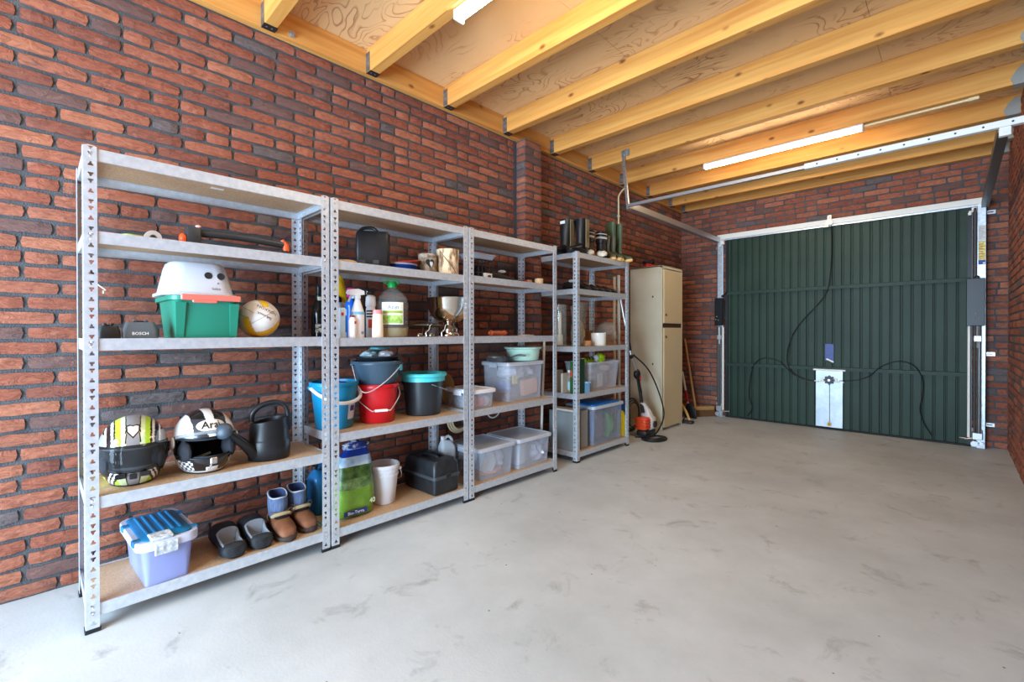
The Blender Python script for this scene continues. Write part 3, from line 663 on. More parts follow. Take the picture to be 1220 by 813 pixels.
def blob(c, r, seed=0, amp=0.3, fr=3.0, b=None, n=20, k=14, m=0, flat=None):
    b = b or B(); rx, ry, rz = r; c = Vector(c); off = Vector((seed*3.1, seed*1.7, seed*0.9))
    vr = []
    for i in range(1, k):
        row = []
        for j in range(n):
            d = Vector((math.sin(PI*i/k)*math.cos(2*PI*j/n), math.sin(PI*i/k)*math.sin(2*PI*j/n), -math.cos(PI*i/k)))
            a = 1+amp*noise.noise(d*fr+off)+amp*0.5*noise.noise(d*fr*2.7+off)
            p = Vector((d.x*rx*a, d.y*ry*a, d.z*rz*a))+c
            if flat is not None: p.z = max(p.z, flat)
            row.append(b._v(p))
        vr.append(row)
    for i in range(len(vr)-1):
        for j in range(n): b.face([vr[i][j], vr[i][(j+1) % n], vr[i+1][(j+1) % n], vr[i+1][j]], m)
    b.face(list(reversed(vr[0])), m); b.face(vr[-1], m)
    return b
def bucket(name, label, loc, rz, r0, r1, h, m, rim=0.008, bail=None, bailm=None, grip=None, group=None, cat='bucket', inner=None):
    t = thing(name, label, cat, loc, rz, group)
    b = B(); b.lathe([(r0-0.004, 0), (r0, 0.004), (r1, h-0.02), (r1+rim, h-0.018), (r1+rim, h-0.004), (r1+rim-0.003, h), (r1-0.003, h), (r0-0.004, 0.006), (0.0, 0.006)], 36); obj('pail', b, m, t, True)
    if bail:
        b = B(); b.tube(curve(bail, 6), 0.003 if not grip or grip[0] != 'flat' else 0.008, 8); hb = obj('bail_handle', b, bailm or wire_m, t, True)
        for p in (bail[0], bail[-1]):
            b = B(); b.ball(p, (0.010, 0.010, 0.010), 10, 8); obj('handle_lug', b, m, t, True)
        if grip and grip[0] != 'flat':
            b = B(); b.cyl(grip[0], grip[1], 0.008, n=12); obj('handle_grip', b, white_pl, hb, True)
    return t

# ------------------------------------------------------------------ rack with the helmets
z2, z3, z4, z5 = S1[1]-0.003+EPS, S1[2]-0.003+EPS, S1[3]-0.003+EPS, S1[4]-0.003+EPS
# second shelf
b = B(); b.lathe([(0.022, 0), (0.037, 0), (0.037, 0.026), (0.022, 0.026), (0.022, 0)], 28)
one('tape_roll', 'lime green tape roll lying on the second shelf above the chargers', 'tape roll', b, mat('tape_lime', (190, 205, 60), 0.4), (-2.45, 0.275, z2))
t = thing('tape_roll', 'white tape roll standing on edge beside the lime green roll', 'tape roll', (-2.47, 0.345, z2+0.030), rot=(R(90), 0, R(90)))
b = B(); b.lathe([(0.012, -0.01), (0.030, -0.01), (0.030, 0.01), (0.012, 0.01), (0.012, -0.01)], 28); obj('tape', b, mat('tape_white', (220, 218, 212), 0.45), t, True)
b = B(); b.lathe([(0.010, -0.0105), (0.0125, -0.0105), (0.0125, 0.0105), (0.010, 0.0105), (0.010, -0.0105)], 24); obj('core', b, mat('core_grey', (120, 118, 112), 0.6), t, True)
t = thing('lawn_sprinkler', 'dark grey bar sprinkler with orange end pieces on the second shelf', 'sprinkler', (-2.42, 0.655, z2))
dg = mat('sprinkler_grey', (52, 56, 58), 0.45); og = mat('orange_plastic', (236, 96, 40), 0.4)
b = B(); b.tube(curve([(-0.17, 0, 0.065), (0, 0, 0.072), (0.20, 0, 0.062)], 8), 0.017, 10); obj('spray_bar', b, dg, t, True)
b = B(); b.tube([(-0.17, 0.03, 0.02), (0.20, 0.03, 0.02)], 0.010, 8); b.tube([(-0.17, -0.03, 0.012), (0.20, -0.03, 0.012)], 0.010, 8); b.box((0.17, -0.045, 0.001), (0.21, 0.045, 0.028), 0.005); obj('sled', b, dg, t, True)
b = B(); b.box((-0.205, -0.03, 0.001), (-0.15, 0.03, 0.085), 0.01, 2); obj('gear_housing', b, dg, t, True)
b = B(); b.ball((-0.215, -0.01, 0.032), (0.016, 0.02, 0.024), 12, 8); obj('hose_inlet', b, og, t, True)
b = B(); b.tube([(0.195, 0, 0.085), (0.21, -0.003, 0.062), (0.215, -0.006, 0.03)], [0.009, 0.016, 0.014], 10); obj('end_cap', b, og, t, True)
b = B(); b.ball((-0.16, -0.02, 0.092), (0.012, 0.006, 0.006), 8, 6); obj('dial', b, mat('dial_pink', (236, 190, 180), 0.5), t, True)
# third shelf: chargers, green crate, toddler step stool, volleyball
cg = mat('charger_grey', (88, 94, 98), 0.5); cgd = mat('charger_dark', (40, 42, 44), 0.5)
def charger(label, y, w, d, h, m, rz=90, txt=True):
    t = thing('battery_charger', label, 'charger', (-2.40, y, z3), R(rz))
    b = B(); b.loft([rrect(w, d, 0.012, 0), rrect(w, d, 0.014, h*0.5), rrect(w*0.86, d*0.84, 0.014, h*0.88), rrect(w*0.8, d*0.78, 0.012, h)]); obj('case', b, m, t, True)
    b = B(); b.box((-w*0.22, -d*0.15, h-0.002), (w*0.22, d*0.22, h+0.006), 0.002); obj('battery_slot', b, cgd, t)
    for s in (-1, 1):
        b = B(); b.box((s*w*0.15-0.006, -d*0.2, h+0.001), (s*w*0.15+0.006, d*0.05, h+0.011), 0.002); obj('contact_rail', b, m, t)
    if txt: text_mesh('BOSCH', 0.016, lambda x, y_: Vector((x, -d/2-0.0006, h*0.30+y_)), white_p, 'lettering', t, 0.0004)
    return t
charger('grey battery charger with white lettering beside the green crate', 0.292, 0.115, 0.10, 0.066, cg, 84)
charger('small dark battery charger behind the front corner post', 0.192, 0.07, 0.09, 0.05, cgd, 92, False)
gcm = mat('crate_green', (38, 128, 104), 0.36); coral = mat('coral_plastic', (240, 112, 96), 0.4)
t = thing('plastic_crate', 'green plastic crate with a coral handle under the toddler stool', 'crate', (-2.475, 0.510, z3), R(90))
b = B(); shell(b, 0.248, 0.34, 0.178, 0.018, 0.035, 0.003, 0.03); obj('tub', b, gcm, t, True, ang=50)
b = B(); b.box((-0.10, -0.192, 0.160), (0.12, -0.17, 0.184), 0.004); b.box((-0.06, -0.190, 0.150), (0.03, -0.178, 0.164), 0.004); obj('handle', b, coral, t)
for x in (-0.098, 0.098):
    b = B(); b.loft([[(x-0.013, -0.156, 0.004), (x+0.013, -0.156, 0.004), (x+0.013, -0.150, 0.004), (x-0.013, -0.150, 0.004)], [(x-0.018, -0.178, 0.15), (x+0.018, -0.178, 0.15), (x+0.018, -0.16, 0.15), (x-0.018, -0.16, 0.15)]]); obj('corner_rib', b, gcm, t)
t = thing('step_stool', 'white toddler step stool with two round holes on the green crate', 'stool', (-2.475, 0.497, z3+0.182), R(90))
b = B()
rings = [rrect(0.285, 0.27, 0.05, 0.0), rrect(0.285, 0.27, 0.05, 0.012), rrect(0.262, 0.245, 0.055, 0.016), rrect(0.225, 0.20, 0.06, 0.120), rrect(0.212, 0.185, 0.06, 0.143), rrect(0.185, 0.16, 0.055, 0.152), rrect(0.05, 0.04, 0.015, 0.155)]
b.loft(rings); obj('shell', b, mat('stool_white', (204, 209, 218), 0.3), t, True, ang=60)
slope = math.atan2((0.245-0.20)/2, 0.104)
for x in (0.028, 0.076):
    b = B(); z = 0.093; y = -(0.245-(0.245-0.20)*(z-0.016)/0.104)/2
    Mx = Matrix.Translation((x, y, z)) @ Matrix.Rotation(-slope, 4, 'X') @ Matrix.Rotation(R(90), 4, 'X')
    b.T = Mx; b.lathe([(0.0, 0.0012), (0.0125, 0.0012), (0.0135, 0.0022), (0.0155, 0.0015), (0.0155, -0.004)], 24, m=0); obj('grip_hole', b, mat('hole_dark', (38, 36, 36), 0.6), t, True)
text_mesh('bébé', 0.017, lambda x, y_: Vector((0.055+x, -(0.245-(0.245-0.20)*(0.03+y_-0.016)/0.104)/2-0.0007, 0.035+y_)), mat('ink_grey', (110, 112, 118), 0.6), 'lettering', t)
b = B(); b.ball((0.062, -0.1185, 0.06), (0.004, 0.001, 0.004), 8, 6); obj('logo_mark', b, MATS['ink_grey'], t)
# volleyball: white and yellow panels with seams
def volley(label, loc, r):
    t = thing('volleyball', label, 'ball', loc, R(90))
    rot = Matrix.Rotation(R(-32), 4, 'Y') @ Matrix.Rotation(R(16), 4, 'X')
    b = B(); n, k = 64, 40
    vr = [[b._v(Vector((r*math.sin(PI*i/k)*math.cos(2*PI*j/n), r*math.sin(PI*i/k)*math.sin(2*PI*j/n), -r*math.cos(PI*i/k)))) for j in range(n)] for i in range(1, k)]
    def cls(c):
        d = (rot.inverted() @ c).normalized(); ax = max(range(3), key=lambda q: abs(d[q]))
        tt = d[(ax+1) % 3]/abs(d[ax])
        return 1 if (abs(tt) > 0.40 and (tt > 0) == (d[ax] > 0)) else 0
    for i in range(len(vr)-1):
        for j in range(n):
            q = [vr[i][j], vr[i][(j+1) % n], vr[i+1][(j+1) % n], vr[i+1][j]]; c = (q[0].co+q[2].co)/2; b.face(q, cls(c))
    lo, hi = b._v((0, 0, -r)), b._v((0, 0, r))
    for j in range(n): b.face([lo, vr[0][(j+1) % n], vr[0][j]], cls(lo.co)); b.face([hi, vr[-1][j], vr[-1][(j+1) % n]], cls(hi.co))
    obj('panels', b, [mat('ball_white', (228, 224, 218), 0.45), mat('ball_yellow', (238, 196, 34), 0.45)], t, True, ang=90)
    b = B()
    for ax in range(3):
        for sg in (-1, 1):
            for e in (-1, -0.40, 0.40):
                pts = []
                for q in range(13):
                    d = [0, 0, 0]; d[ax] = sg; d[(ax+1) % 3] = e; d[(ax+2) % 3] = -1+2*q/12; pts.append((rot.to_3x3() @ Vector(d)).normalized()*r*1.0)
                b.tube(pts, 0.0011, 5)
    obj('seams', b, mat('seam_grey', (150, 140, 128), 0.7), t, True, stuff=True)
    ik = mat('ink_black', (28, 28, 30), 0.5)
    def wrap(cx, cz, ang):
        ca, sa = math.cos(ang), math.sin(ang)
        def f(x, y):
            X = cx+x*ca-y*sa; Z = cz+x*sa+y*ca; return Vector((X, -math.sqrt(max(r*r-X*X-Z*Z, 1e-5))-0.0008, Z))
        return f
    text_mesh('NOXXON', 0.020, wrap(0.014, 0.040, R(152)), ik, 'lettering', t); text_mesh('Soft touch', 0.016, wrap(-0.002, 0.012, R(152)), ik, 'lettering', t, 0.0002)
    return t
volley('yellow and white volleyball resting beside the green crate', (-2.43, 0.747, z3+0.091), 0.0905)
# small wire hook on the side of the rack
b = B(); p = PX(115, 338, -2.62); b.tube([p, PX(126, 346, -2.62), PX(123, 347, -2.62), PX(123, 350, -2.62)], 0.0025, 6)
b.tube([p, (-2.677, p.y-0.01, p.z+0.004)], 0.0025, 6)
one('wire_hook', 'white bent wire hook on the rack post by the chargers', 'hook', b, white_p, (0, 0, 0), 0)

# ---- helmets
def patch(outline, centre, pos, off, k=5):
    """patch lying on the helmet: outline = [(az, el)] shrunk in rings towards its centre"""
    b = B(); rings = [[b._v(pos(centre[0]+(a-centre[0])*q/k, centre[1]+(e-centre[1])*q/k, off)) for a, e in outline] for q in range(1, k+1)]
    for i in range(k-1):
        for j in range(len(outline)): b.face([rings[i][j], rings[i][(j+1) % len(outline)], rings[i+1][(j+1) % len(outline)], rings[i+1][j]])
    b.face(rings[0]); return b
def helmet(label, loc, rz, pat, mats, visor, a=0.116, bb=0.142, c=0.142, cut=-60, scale=1.0, lining=(48, 50, 56)):
    t = thing('motorcycle_helmet', label, 'helmet', loc, R(rz)); t.scale = (scale,)*3
    cz = c*math.sin(R(-cut))+0.004
    def pos(az, el, k=1.0):
        ce = math.cos(R(el)); ce = ce**0.62 if el < 0 else ce**0.92
        fr = max(0, math.cos(R(az)))
        kb = bb*(1+0.10*fr*max(0, min(1, -el/30.0)))
        return Vector((k*a*ce*math.sin(R(az)), -k*kb*ce*math.cos(R(az)), cz+k*c*math.sin(R(el))))
    def opening(az, el, g=0.0):
        u = abs(az)/(82.0-g)
        return u < 1 and (-24+g+9*u*u) < el < (14-g-5*u**4)
    na, ne = 160, 80
    b = B(); vs = [[b._v(pos(-180+360*j/na, cut+(90-cut)*i/ne)) for j in range(na)] for i in range(ne)]; top = b._v(pos(0, 90))
    for i in range(ne-1):
        for j in range(na):
            az = -180+360*(j+0.5)/na; el = cut+(90-cut)*(i+0.5)/ne
            if opening(az, el): continue
            b.face([vs[i][j], vs[i][(j+1) % na], vs[i+1][(j+1) % na], vs[i+1][j]], pat(az, el))
    for j in range(na): b.face([vs[ne-1][j], vs[ne-1][(j+1) % na], top], pat(0, 88))
    obj('shell', b, mats, t, True, ang=80)
    b = B(); ns, nk = 60, 30       # dark lining inside
    vi = [[b._v(pos(-180+360*j/ns, cut+(89-cut)*i/nk, 0.93)) for j in range(ns)] for i in range(nk+1)]
    for i in range(nk):
        for j in range(ns):
            az = -180+360*(j+0.5)/ns; el = cut+(89-cut)*(i+0.5)/nk
            if opening(az, el, 3): continue
            b.face([vi[i][j], vi[i][(j+1) % ns], vi[i+1][(j+1) % ns], vi[i+1][j]])
    b.face([vi[nk][j] for j in range(ns)]); obj('lining', b, mat('lining_%d' % lining[0], lining, 0.9), t, True)
    for s in (-1, 1):
        bq = blob((s*0.082, -0.05, cz-0.03), (0.024, 0.064, 0.05), 3+s, 0.12, 2); obj('cheek_pad', bq, mat('pad_dark', (38, 40, 46), 0.9), t, True)
    # rubber edging around the opening and along the bottom
    lo = [pos(-80+160*i/24, -24+9*(abs(-80+160*i/24)/82)**2, 1.0) for i in range(25)]; hi = [pos(80-160*i/24, 14-5*(abs(80-160*i/24)/82)**4, 1.0) for i in range(25)]
    b = B(); b.tube(lo+hi, 0.0035, 6, closed=True); obj('eyeport_seal', b, blackp, t, True)
    b = B(); b.tube([pos(-180+360*i/48, cut, 0.985)-Vector((0, 0, 0.0005)) for i in range(48)], 0.0045, 6, closed=True); obj('edge_trim', b, blackp, t, True)
    return t, pos, cz
hw, hb, hg, hl, hs_ = mat('helm_white', (232, 232, 230), 0.22, coat=0.6), mat('helm_black', (18, 18, 20), 0.2, coat=0.6), mat('helm_silver', (158, 160, 164), 0.28, 0.2, coat=0.5), mat('helm_lime', (190, 236, 60), 0.25, coat=0.5), mat('helm_pale', (222, 240, 190), 0.25, coat=0.5)
def pat1(az, el):
    x = abs(az)
    if el > 15:
        e = math.sin(R(az))*math.cos(R(el))          # sideways offset of the stripe
        d = abs(e)
        if d < 0.17: return 2
        if d < 0.20: return 1
        if d < 0.32: return 4
        if d < 0.46: return 3
        if d < 0.51: return 1
        if d < 0.58: return 0
        if d < 0.70: return 1
        if d < 0.75: return 0
        return 1 if el > 34 else 2
    if el > -26: return 1
    q = x+(el+26)*0.9
    if x < 11: return 2
    if x < 13.5: return 1
    if q < 18: return 4 if x < 30 else 3
    if q < 24: return 1
    if q < 30: return 0
    if q < 35: return 1
    if q < 39: return 0
    if q < 50: return 1
    return 3 if el < -38 else 1
t, pos, cz = helmet('black helmet with white and lime stripes and a closed visor', (-2.465, 0.276, z4), 83, pat1, [hw, hb, hg, hl, hs_], True, lining=(150, 152, 156))
b = B(); n1, n2 = 40, 12
vv = [[b._v(pos(-84+168*j/n1, -27+9*(abs(-84+168*j/n1)/84)**2+(44-12*(abs(-84+168*j/n1)/84)**2)*i/n2, 1.022)) for j in range(n1+1)] for i in range(n2+1)]
for i in range(n2):
    for j in range(n1): b.face([vv[i][j], vv[i][j+1], vv[i+1][j+1], vv[i+1][j]], 1 if i in (0, n2-1) or j in (0, 1, n1-1, n1-2) else 0)
obj('visor', b, [mat('visor_smoke', (120, 124, 128), 0.04, frost=(0.16, (176, 180, 184)), spec=1.0), hb], t, True)
for s in (-1, 1):
    p = pos(s*82, 0, 1.02); b = B(); b.ball(p, (0.006, 0.022, 0.022), 14, 10); obj('visor_pivot', b, hb, t, True)
def shield(w, h): return [(-w, h*0.5), (-w*0.5, h*0.62), (0, h*0.5), (w*0.5, h*0.62), (w, h*0.5), (w*0.8, -h*0.1), (0, -h*0.7), (-w*0.8, -h*0.1)]
for nm, k, m_, off in (('badge_border', 1.0, hb, 1.010), ('badge', 0.78, hw, 1.016)):
    b = patch([(x*k*560, 42+y*k*480) for x, y in shield(0.030, 0.042)], (0, 42), pos, off); obj(nm, b, m_, t)
b = B(); b.box((-0.012, -0.158, cz-0.088), (0.012, -0.150, cz-0.066), 0.003); b.box((-0.055, -0.154, cz-0.082), (-0.02, -0.140, cz-0.064), 0.004); b.box((0.02, -0.154, cz-0.082), (0.055, -0.140, cz-0.064), 0.004); obj('chin_vent', b, blackp, t)
b = B(); b.tube([pos(-74+148*i/12, 15-5*(abs(-74+148*i/12)/80)**2, 1.03) for i in range(13)], 0.003, 6); obj('visor_rim', b, hb, t, True)
def pat2(az, el):
    x = abs(az)
    if el > 15:
        d = abs(math.sin(R(az))*math.cos(R(el)))
        if d < 0.13: return 0
        if d < 0.52 and az*1 > -180: return 2 if el < 50 else 1
        if d < 0.62: return 0
        return 0
    if el > -26: return 0 if x > 84 else 1
    if el < -52: return 0
    if x < 14: return 0 if el < -42 else 1
    if x < 38: return 1
    if x < 74: return 0 if (int(az/6)+int(el/6)) % 2 else 2
    return 0
t, pos, cz = helmet('white and black chequered helmet with an open eye port', (-2.445, 0.522, z4), 91, pat2, [hw, hb, mat('helm_grey', (52, 54, 58), 0.3, coat=0.4)], False, a=0.120, bb=0.142)
b = patch([(math.cos(2*PI*i/28)*32, 36+math.sin(2*PI*i/28)*12) for i in range(28)], (0, 36), pos, 1.008); obj('logo_oval', b, hw, t)
text_mesh('Arai', 0.050, lambda x, y: pos(x*480, 36+y*400, 1.020), hb, 'lettering', t, 0.0008)
b = B(); vs2 = [pos(-70+140*i/30, 23-9*(abs(-70+140*i/30)/70)**2, 1.03) for i in range(31)]
b.tube(vs2, 0.007, 8); obj('raised_visor', b, mat('visor_clear', (170, 176, 180), 0.1, frost=(0.5, (220, 224, 226))), t, True)
for s in (-1, 1):
    p = pos(s*82, 4, 1.02); b = B(); b.ball(p, (0.008, 0.026, 0.026), 14, 10); obj('visor_pivot', b, hw, t, True)
b = B(); b.box((-0.014, -0.160, cz-0.078), (0.014, -0.150, cz-0.05), 0.004); b.tube([(-0.01, -0.159, cz-0.075), (-0.02, -0.158, cz-0.10)], 0.004, 6); obj('chin_vent', b, mat('chrome', (210, 210, 212), 0.15, 0.9), t)
b = B(); b.box((-0.035, -0.035, cz-0.066), (0.035, -0.028, cz-0.055), 0.002, M=Matrix.Rotation(R(-14), 4, 'Y')); obj('care_label', b, mat('label_mint', (190, 214, 200), 0.6), t)

# ---- watering can
wcm = mat('can_black', (24, 27, 30), 0.38)
t = thing('watering_can', 'black plastic watering can with arched handle beside the chequered helmet', 'watering can', (-2.41, 0.785, z4), R(76))
def oval(rx, ry, z, n=28, tilt=0.0, cx=0.0): return [(cx+rx*math.cos(2*PI*i/n), ry*math.sin(2*PI*i/n), z+tilt*math.cos(2*PI*i/n)) for i in range(n)]
b = B(); b.loft([oval(.088, .066, 0), oval(.092, .07, .006), oval(.094, .072, .088), oval(.090, .069, .094), oval(.088, .067, .10), oval(.084, .064, .16, tilt=.006), oval(.080, .060, .188, tilt=.012), oval(.068, .05, .190, tilt=.012), oval(.066, .048, .17, tilt=.01), oval(.07, .05, .05)]); obj('tank', b, wcm, t, True)
b = B(); b.tube(curve([(-.076, 0, .185), (-.07, 0, .225), (-.03, 0, .262), (.03, 0, .272), (.07, 0, .25), (.084, 0, .20), (.086, 0, .13)], 6), [0.012]*37, 10); obj('arch_handle', b, wcm, t, True)
b = B(); sp = curve([(-.066, -.03, .04), (-.10, -.06, .085), (-.145, -.105, .14), (-.172, -.13, .168)], 5); b.tube(sp, [0.030-0.019*i/15 for i in range(16)], 12); obj('spout', b, wcm, t, True)
b = B(); Mr = Matrix.Translation((-.187, -.15, .180)) @ Matrix.Rotation(R(66), 4, 'X') @ Matrix.Rotation(R(-22), 4, 'Y'); b.T = Mr; b.lathe([(0.0, 0.022), (0.022, 0.019), (0.034, 0.008), (0.036, 0.0), (0.028, -0.012), (0.012, -0.026), (0.0, -0.028)], 24); obj('rose', b, mat('rose_grey', (58, 70, 80), 0.45), t, True)
# ---- clear box with a blue ribbed lid
t = thing('storage_box', 'clear lilac plastic box with a blue ribbed lid on the bottom shelf', 'storage box', (-2.460, 0.356, z5), R(93))
b = B(); shell(b, 0.178, 0.345, 0.172, 0.016, 0.03); obj('tub', b, lilac_pl, t, True, ang=50)
b = B(); b.loft([rrect(.21, .378, .045, .150), rrect(.212, .38, .045, .178), rrect(.206, .374, .043, .184), rrect(.172, .34, .03, .184), rrect(.172, .34, .03, .176)]); obj('lid_rim', b, mat('rim_lilac', (220, 224, 240), 0.3, frost=(0.72, (235, 238, 250))), t, True)
bl = mat('lid_blue', (20, 112, 160), 0.35)
b = B(); b.loft([rrect(.170, .338, .03, .176), rrect(.170, .338, .03, .188), rrect(.160, .33, .028, .191)]); ld = obj('lid', b, bl, t, True)
for i, x in enumerate((-0.055, -0.03, 0.0, 0.03, 0.055)):
    b = B(); b.box((x-0.006, -0.11, 0.189), (x+0.006, 0.14, 0.196), 0.003); obj('lid_rib', b, bl, ld)
for x, y in ((-0.095, 0.08), (-0.095, -0.13), (0.095, 0.10), (0.095, -0.12)):
    b = B(); b.box((x-0.016, y-0.018, 0.165), (x+0.016, y+0.018, 0.189), 0.004); obj('lid_catch', b, bl, t)
b = B(); b.box((-0.05, -0.198, 0.128), (0.028, -0.190, 0.178), 0.003, M=Matrix.Identity(4)); b.box((-0.06, -0.19, 0.184), (0.015, -0.115, 0.1975), 0.004); obj('paper_label', b, mat('label_crumpled', (226, 226, 228), 0.7, c2=(150, 160, 166), scale=45, bump=0.6, bscale=60), t)
b = B(); b.box((-0.066, -0.145, 0.004), (0.066, 0.140, 0.090), 0.004); one('paper_stack', 'pale lilac stack of papers inside the blue lidded box', 'papers', b, mat('paper_lilac', (176, 184, 226), 0.7), (-2.460, 0.356, z5), R(93), smooth=False)

# ---- footwear
def foot_rings(L, Wd, H, prof, n=20, op=None, depth=0.02):
    """rings from heel (y=+L/2) to toe (y=-L/2): prof = [(t, halfwidth, height, bottom)], op = (t0, t1, width) dip for the foot opening"""
    rings = []
    for t_, hw_, hh, zb in prof:
        y = L/2-L*t_; r = []
        for j in range(n):
            a = 2*PI*j/n; cx = math.cos(a); sz = math.sin(a)
            x = Wd*hw_*(abs(cx)**0.75)*(1 if cx > 0 else -1)
            z = zb+(H*hh-zb)*(0.5+0.5*sz) if sz < 0 else zb+(H*hh-zb)*(0.5+0.5*(sz**0.8))
            if op and op[0] <= t_ <= op[1] and abs(cx) < op[2] and sz > 0: z = depth
            r.append((x, y, z))
        rings.append(r)
    return rings
def clog(label, loc, rz):
    t = thing('garden_clog', label, 'shoe', loc, R(rz), 'pair of dark clogs')
    pr = [(0.0, .22, .20, .0), (.012, .36, .42, .0), (.05, .44, .56, .0), (.10, .46, .60, .0), (.11, .455, .60, .0), (.14, .455, .60, .0), (.145, .45, .60, .0), (.34, .45, .66, .0), (.455, .47, .90, .0), (.465, .475, .94, .0), (.60, .51, 1.0, .0), (.72, .52, .98, .0), (.84, .50, .86, .0), (.93, .42, .68, .0), (.98, .28, .48, .0), (1.0, .12, .30, .02)]
    op = (.14, .46, .66); n = 24
    def mf(i, j):
        a = 2*PI*(j+0.5)/n
        return 1 if (.10 < pr[i][0] and pr[i+1 if i+1 < len(pr) else i][0] < .51 and math.sin(a) > 0.3 and abs(math.cos(a)) < .80) else 0
    b = B(); b.loft(foot_rings(.285, .108, .108, pr, n, op, .030), 0, True, True, True, mf); obj('upper', b, [mat('clog_black', (38, 42, 46), 0.7), mat('clog_lining', (150, 158, 164), 0.9)], t, True, ang=70)
    for k in range(5):
        z = 0.012+k*0.009; pts = []
        for i in range(15):
            a = PI*i/14; pts.append((0.0505*math.cos(a), 0.085+0.058*math.sin(a), z))
        b = B(); b.tube(pts, 0.0032, 5); obj('heel_rib', b, MATS['clog_black'], t, True)
    b = B(); b.box((-0.054, -0.03, 0.05), (-0.0525, 0.0, 0.054)); obj('side_mark', b, white_p, t)
    return t
c1 = clog('dark grey garden clog with a ribbed heel, nearer the blue lidded box', (-2.455, 0.612, z5), -90)
dup(c1, (-2.462, 0.731, z5), (0, 0, R(-91)), 'dark grey garden clog with a ribbed heel, standing next to the ankle boots')
def wboot(label, loc, rz):
    t = thing('ankle_boot', label, 'shoe', loc, R(rz), 'pair of brown boots with blue cuffs')
    lea = mat('boot_brown', (140, 90, 60), 0.7, c2=(104, 62, 40), scale=16); den = mat('boot_denim', (86, 102, 136), 0.8, c2=(110, 128, 160), scale=40, stretch=(2, 2, 0.4), bump=0.4, bscale=90)
    so = B(); pr = [(0, .30, 1, 0), (.03, .40, 1, 0), (.3, .40, 1, 0), (.6, .48, 1, 0), (.85, .46, 1, 0), (.97, .30, 1, 0), (1, .15, 1, 0)]
    so.loft(foot_rings(.27, .105, .026, pr)); obj('sole', so, mat('sole_brown', (62, 50, 44), 0.8), t, True, ang=60)
    b = B(); pr = [(.06, .30, .8, .016), (.12, .38, 1.0, .016), (.2, .40, 1.05, .016), (.42, .41, 1.0, .016), (.55, .44, .90, .016), (.70, .46, .80, .016), (.85, .43, .68, .016), (.94, .33, .52, .016), (.985, .18, .36, .018)]
    b.loft(foot_rings(.262, .102, .095, pr)); obj('upper', b, lea, t, True, ang=70)
    b = B(); b.ball((0, -0.015, 0.088), (0.036, 0.016, 0.014), 14, 8); obj('tongue_gap', b, mat('gap_dark', (26, 20, 18), 0.9), t, True)
    b = B(); b.tube([(-0.042, 0.0, 0.092), (-0.03, -0.022, 0.104), (0, -0.03, 0.108), (0.03, -0.022, 0.104), (0.042, 0.0, 0.092)], 0.009, 8); obj('strap', b, mat('strap_tan', (186, 160, 118), 0.8), t, True)
    b = B(); rr = []
    for z, rx, ry, cy in ((.075, .040, .052, .050), (.11, .044, .056, .052), (.15, .046, .055, .054), (.185, .043, .052, .056), (.188, .037, .046, .056), (.13, .034, .042, .054)):
        rr.append([(rx*math.cos(2*PI*i/22), cy+ry*math.sin(2*PI*i/22), z+(0.012*math.sin(2*PI*i/22)+0.004*math.sin(6*PI*i/22) if z > .16 else 0)) for i in range(22)])
    b.loft(rr, 0, True, True, True, lambda i, j: 1 if i >= 3 else 0); obj('cuff', b, [den, mat('fleece', (60, 76, 116), 0.95)], t, True)
    b = B(); b.tube([Vector(rr[3][i])+Vector((0, 0, 0.001)) for i in range(22)], 0.0035, 6, closed=True); obj('cuff_piping', b, mat('piping_white', (206, 208, 212), 0.7), t, True)
    b = B()
    for s in (-1, 1): b.tube(curve([(s*0.02, -0.012, 0.108), (s*0.05, 0.0, 0.118), (s*0.06, 0.012, 0.098), (s*0.052, 0.02, 0.07)], 4), 0.002, 5)
    obj('laces', b, mat('lace', (120, 96, 70), 0.9), t, True, stuff=True)
    return t
w1 = wboot('brown leather ankle boot with a blue cuff, next to the clogs', (-2.44, 0.848, z5), 88)
dup(w1, (-2.47, 0.958, z5), (0, 0, R(91)), 'brown leather ankle boot with a blue cuff, next to the corner post')
# ------------------------------------------------------------------ rack with the buckets
z2, z3, z4, z5 = S2[1]-0.003+EPS, S2[2]-0.003+EPS, S2[3]-0.003+EPS, S2[4]-0.003+EPS
# second shelf: black case, wooden disc, plates, birch pots
t = thing('tool_case', 'black plastic power tool case standing upright on the second shelf', 'case', (-2.44, 1.36, z2), R(58))
b = B(); b.loft([rrect(.165, .085, .014, 0), rrect(.185, .095, .016, .012), rrect(.185, .095, .016, .195), rrect(.165, .08, .014, .212)]); 
for x in (-0.012, 0.018): b.box((0.0925, x-0.003, 0.004), (0.096, x+0.003, 0.206), 0.001)
obj('case_shell', b, blackp, t, True)
b = B(); b.tube(curve([(-0.085, 0, 0.20), (-0.055, 0, 0.232), (0.0, 0, 0.236), (0.03, 0, 0.21)], 5), 0.010, 8); obj('carry_handle', b, blackp, t, True)
for x in (-0.055, 0.02):
    b = B(); b.box((x-0.018, -0.052, 0.02), (x+0.018, -0.046, 0.045), 0.003); obj('latch', b, mat('latch_grey', (60, 62, 64), 0.5), t)
b = B(); b.lathe([(0.0, 0), (0.055, 0), (0.058, 0.008), (0.058, 0.014), (0.050, 0.018), (0.0, 0.014)], 30); one('wooden_coaster', 'round pale wooden disc lying beside the black tool case', 'disc', b, mat('wood_pale', (214, 178, 126), 0.6), (-2.38, 1.165, z2))
bp = mat('plate_blue', (30, 72, 160), 0.3)
for k in range(4):
    b = B(); b.lathe([(0.0, 0), (0.060, 0), (0.092, 0.010), (0.095, 0.012), (0.092, 0.0135), (0.058, 0.004), (0.0, 0.004)], 32); one('dinner_plate', 'blue plastic plate in the low stack on the second shelf', 'plate', b, bp, (-2.44, 1.555, z2+k*0.0072), R(90), 'stack of blue plates')
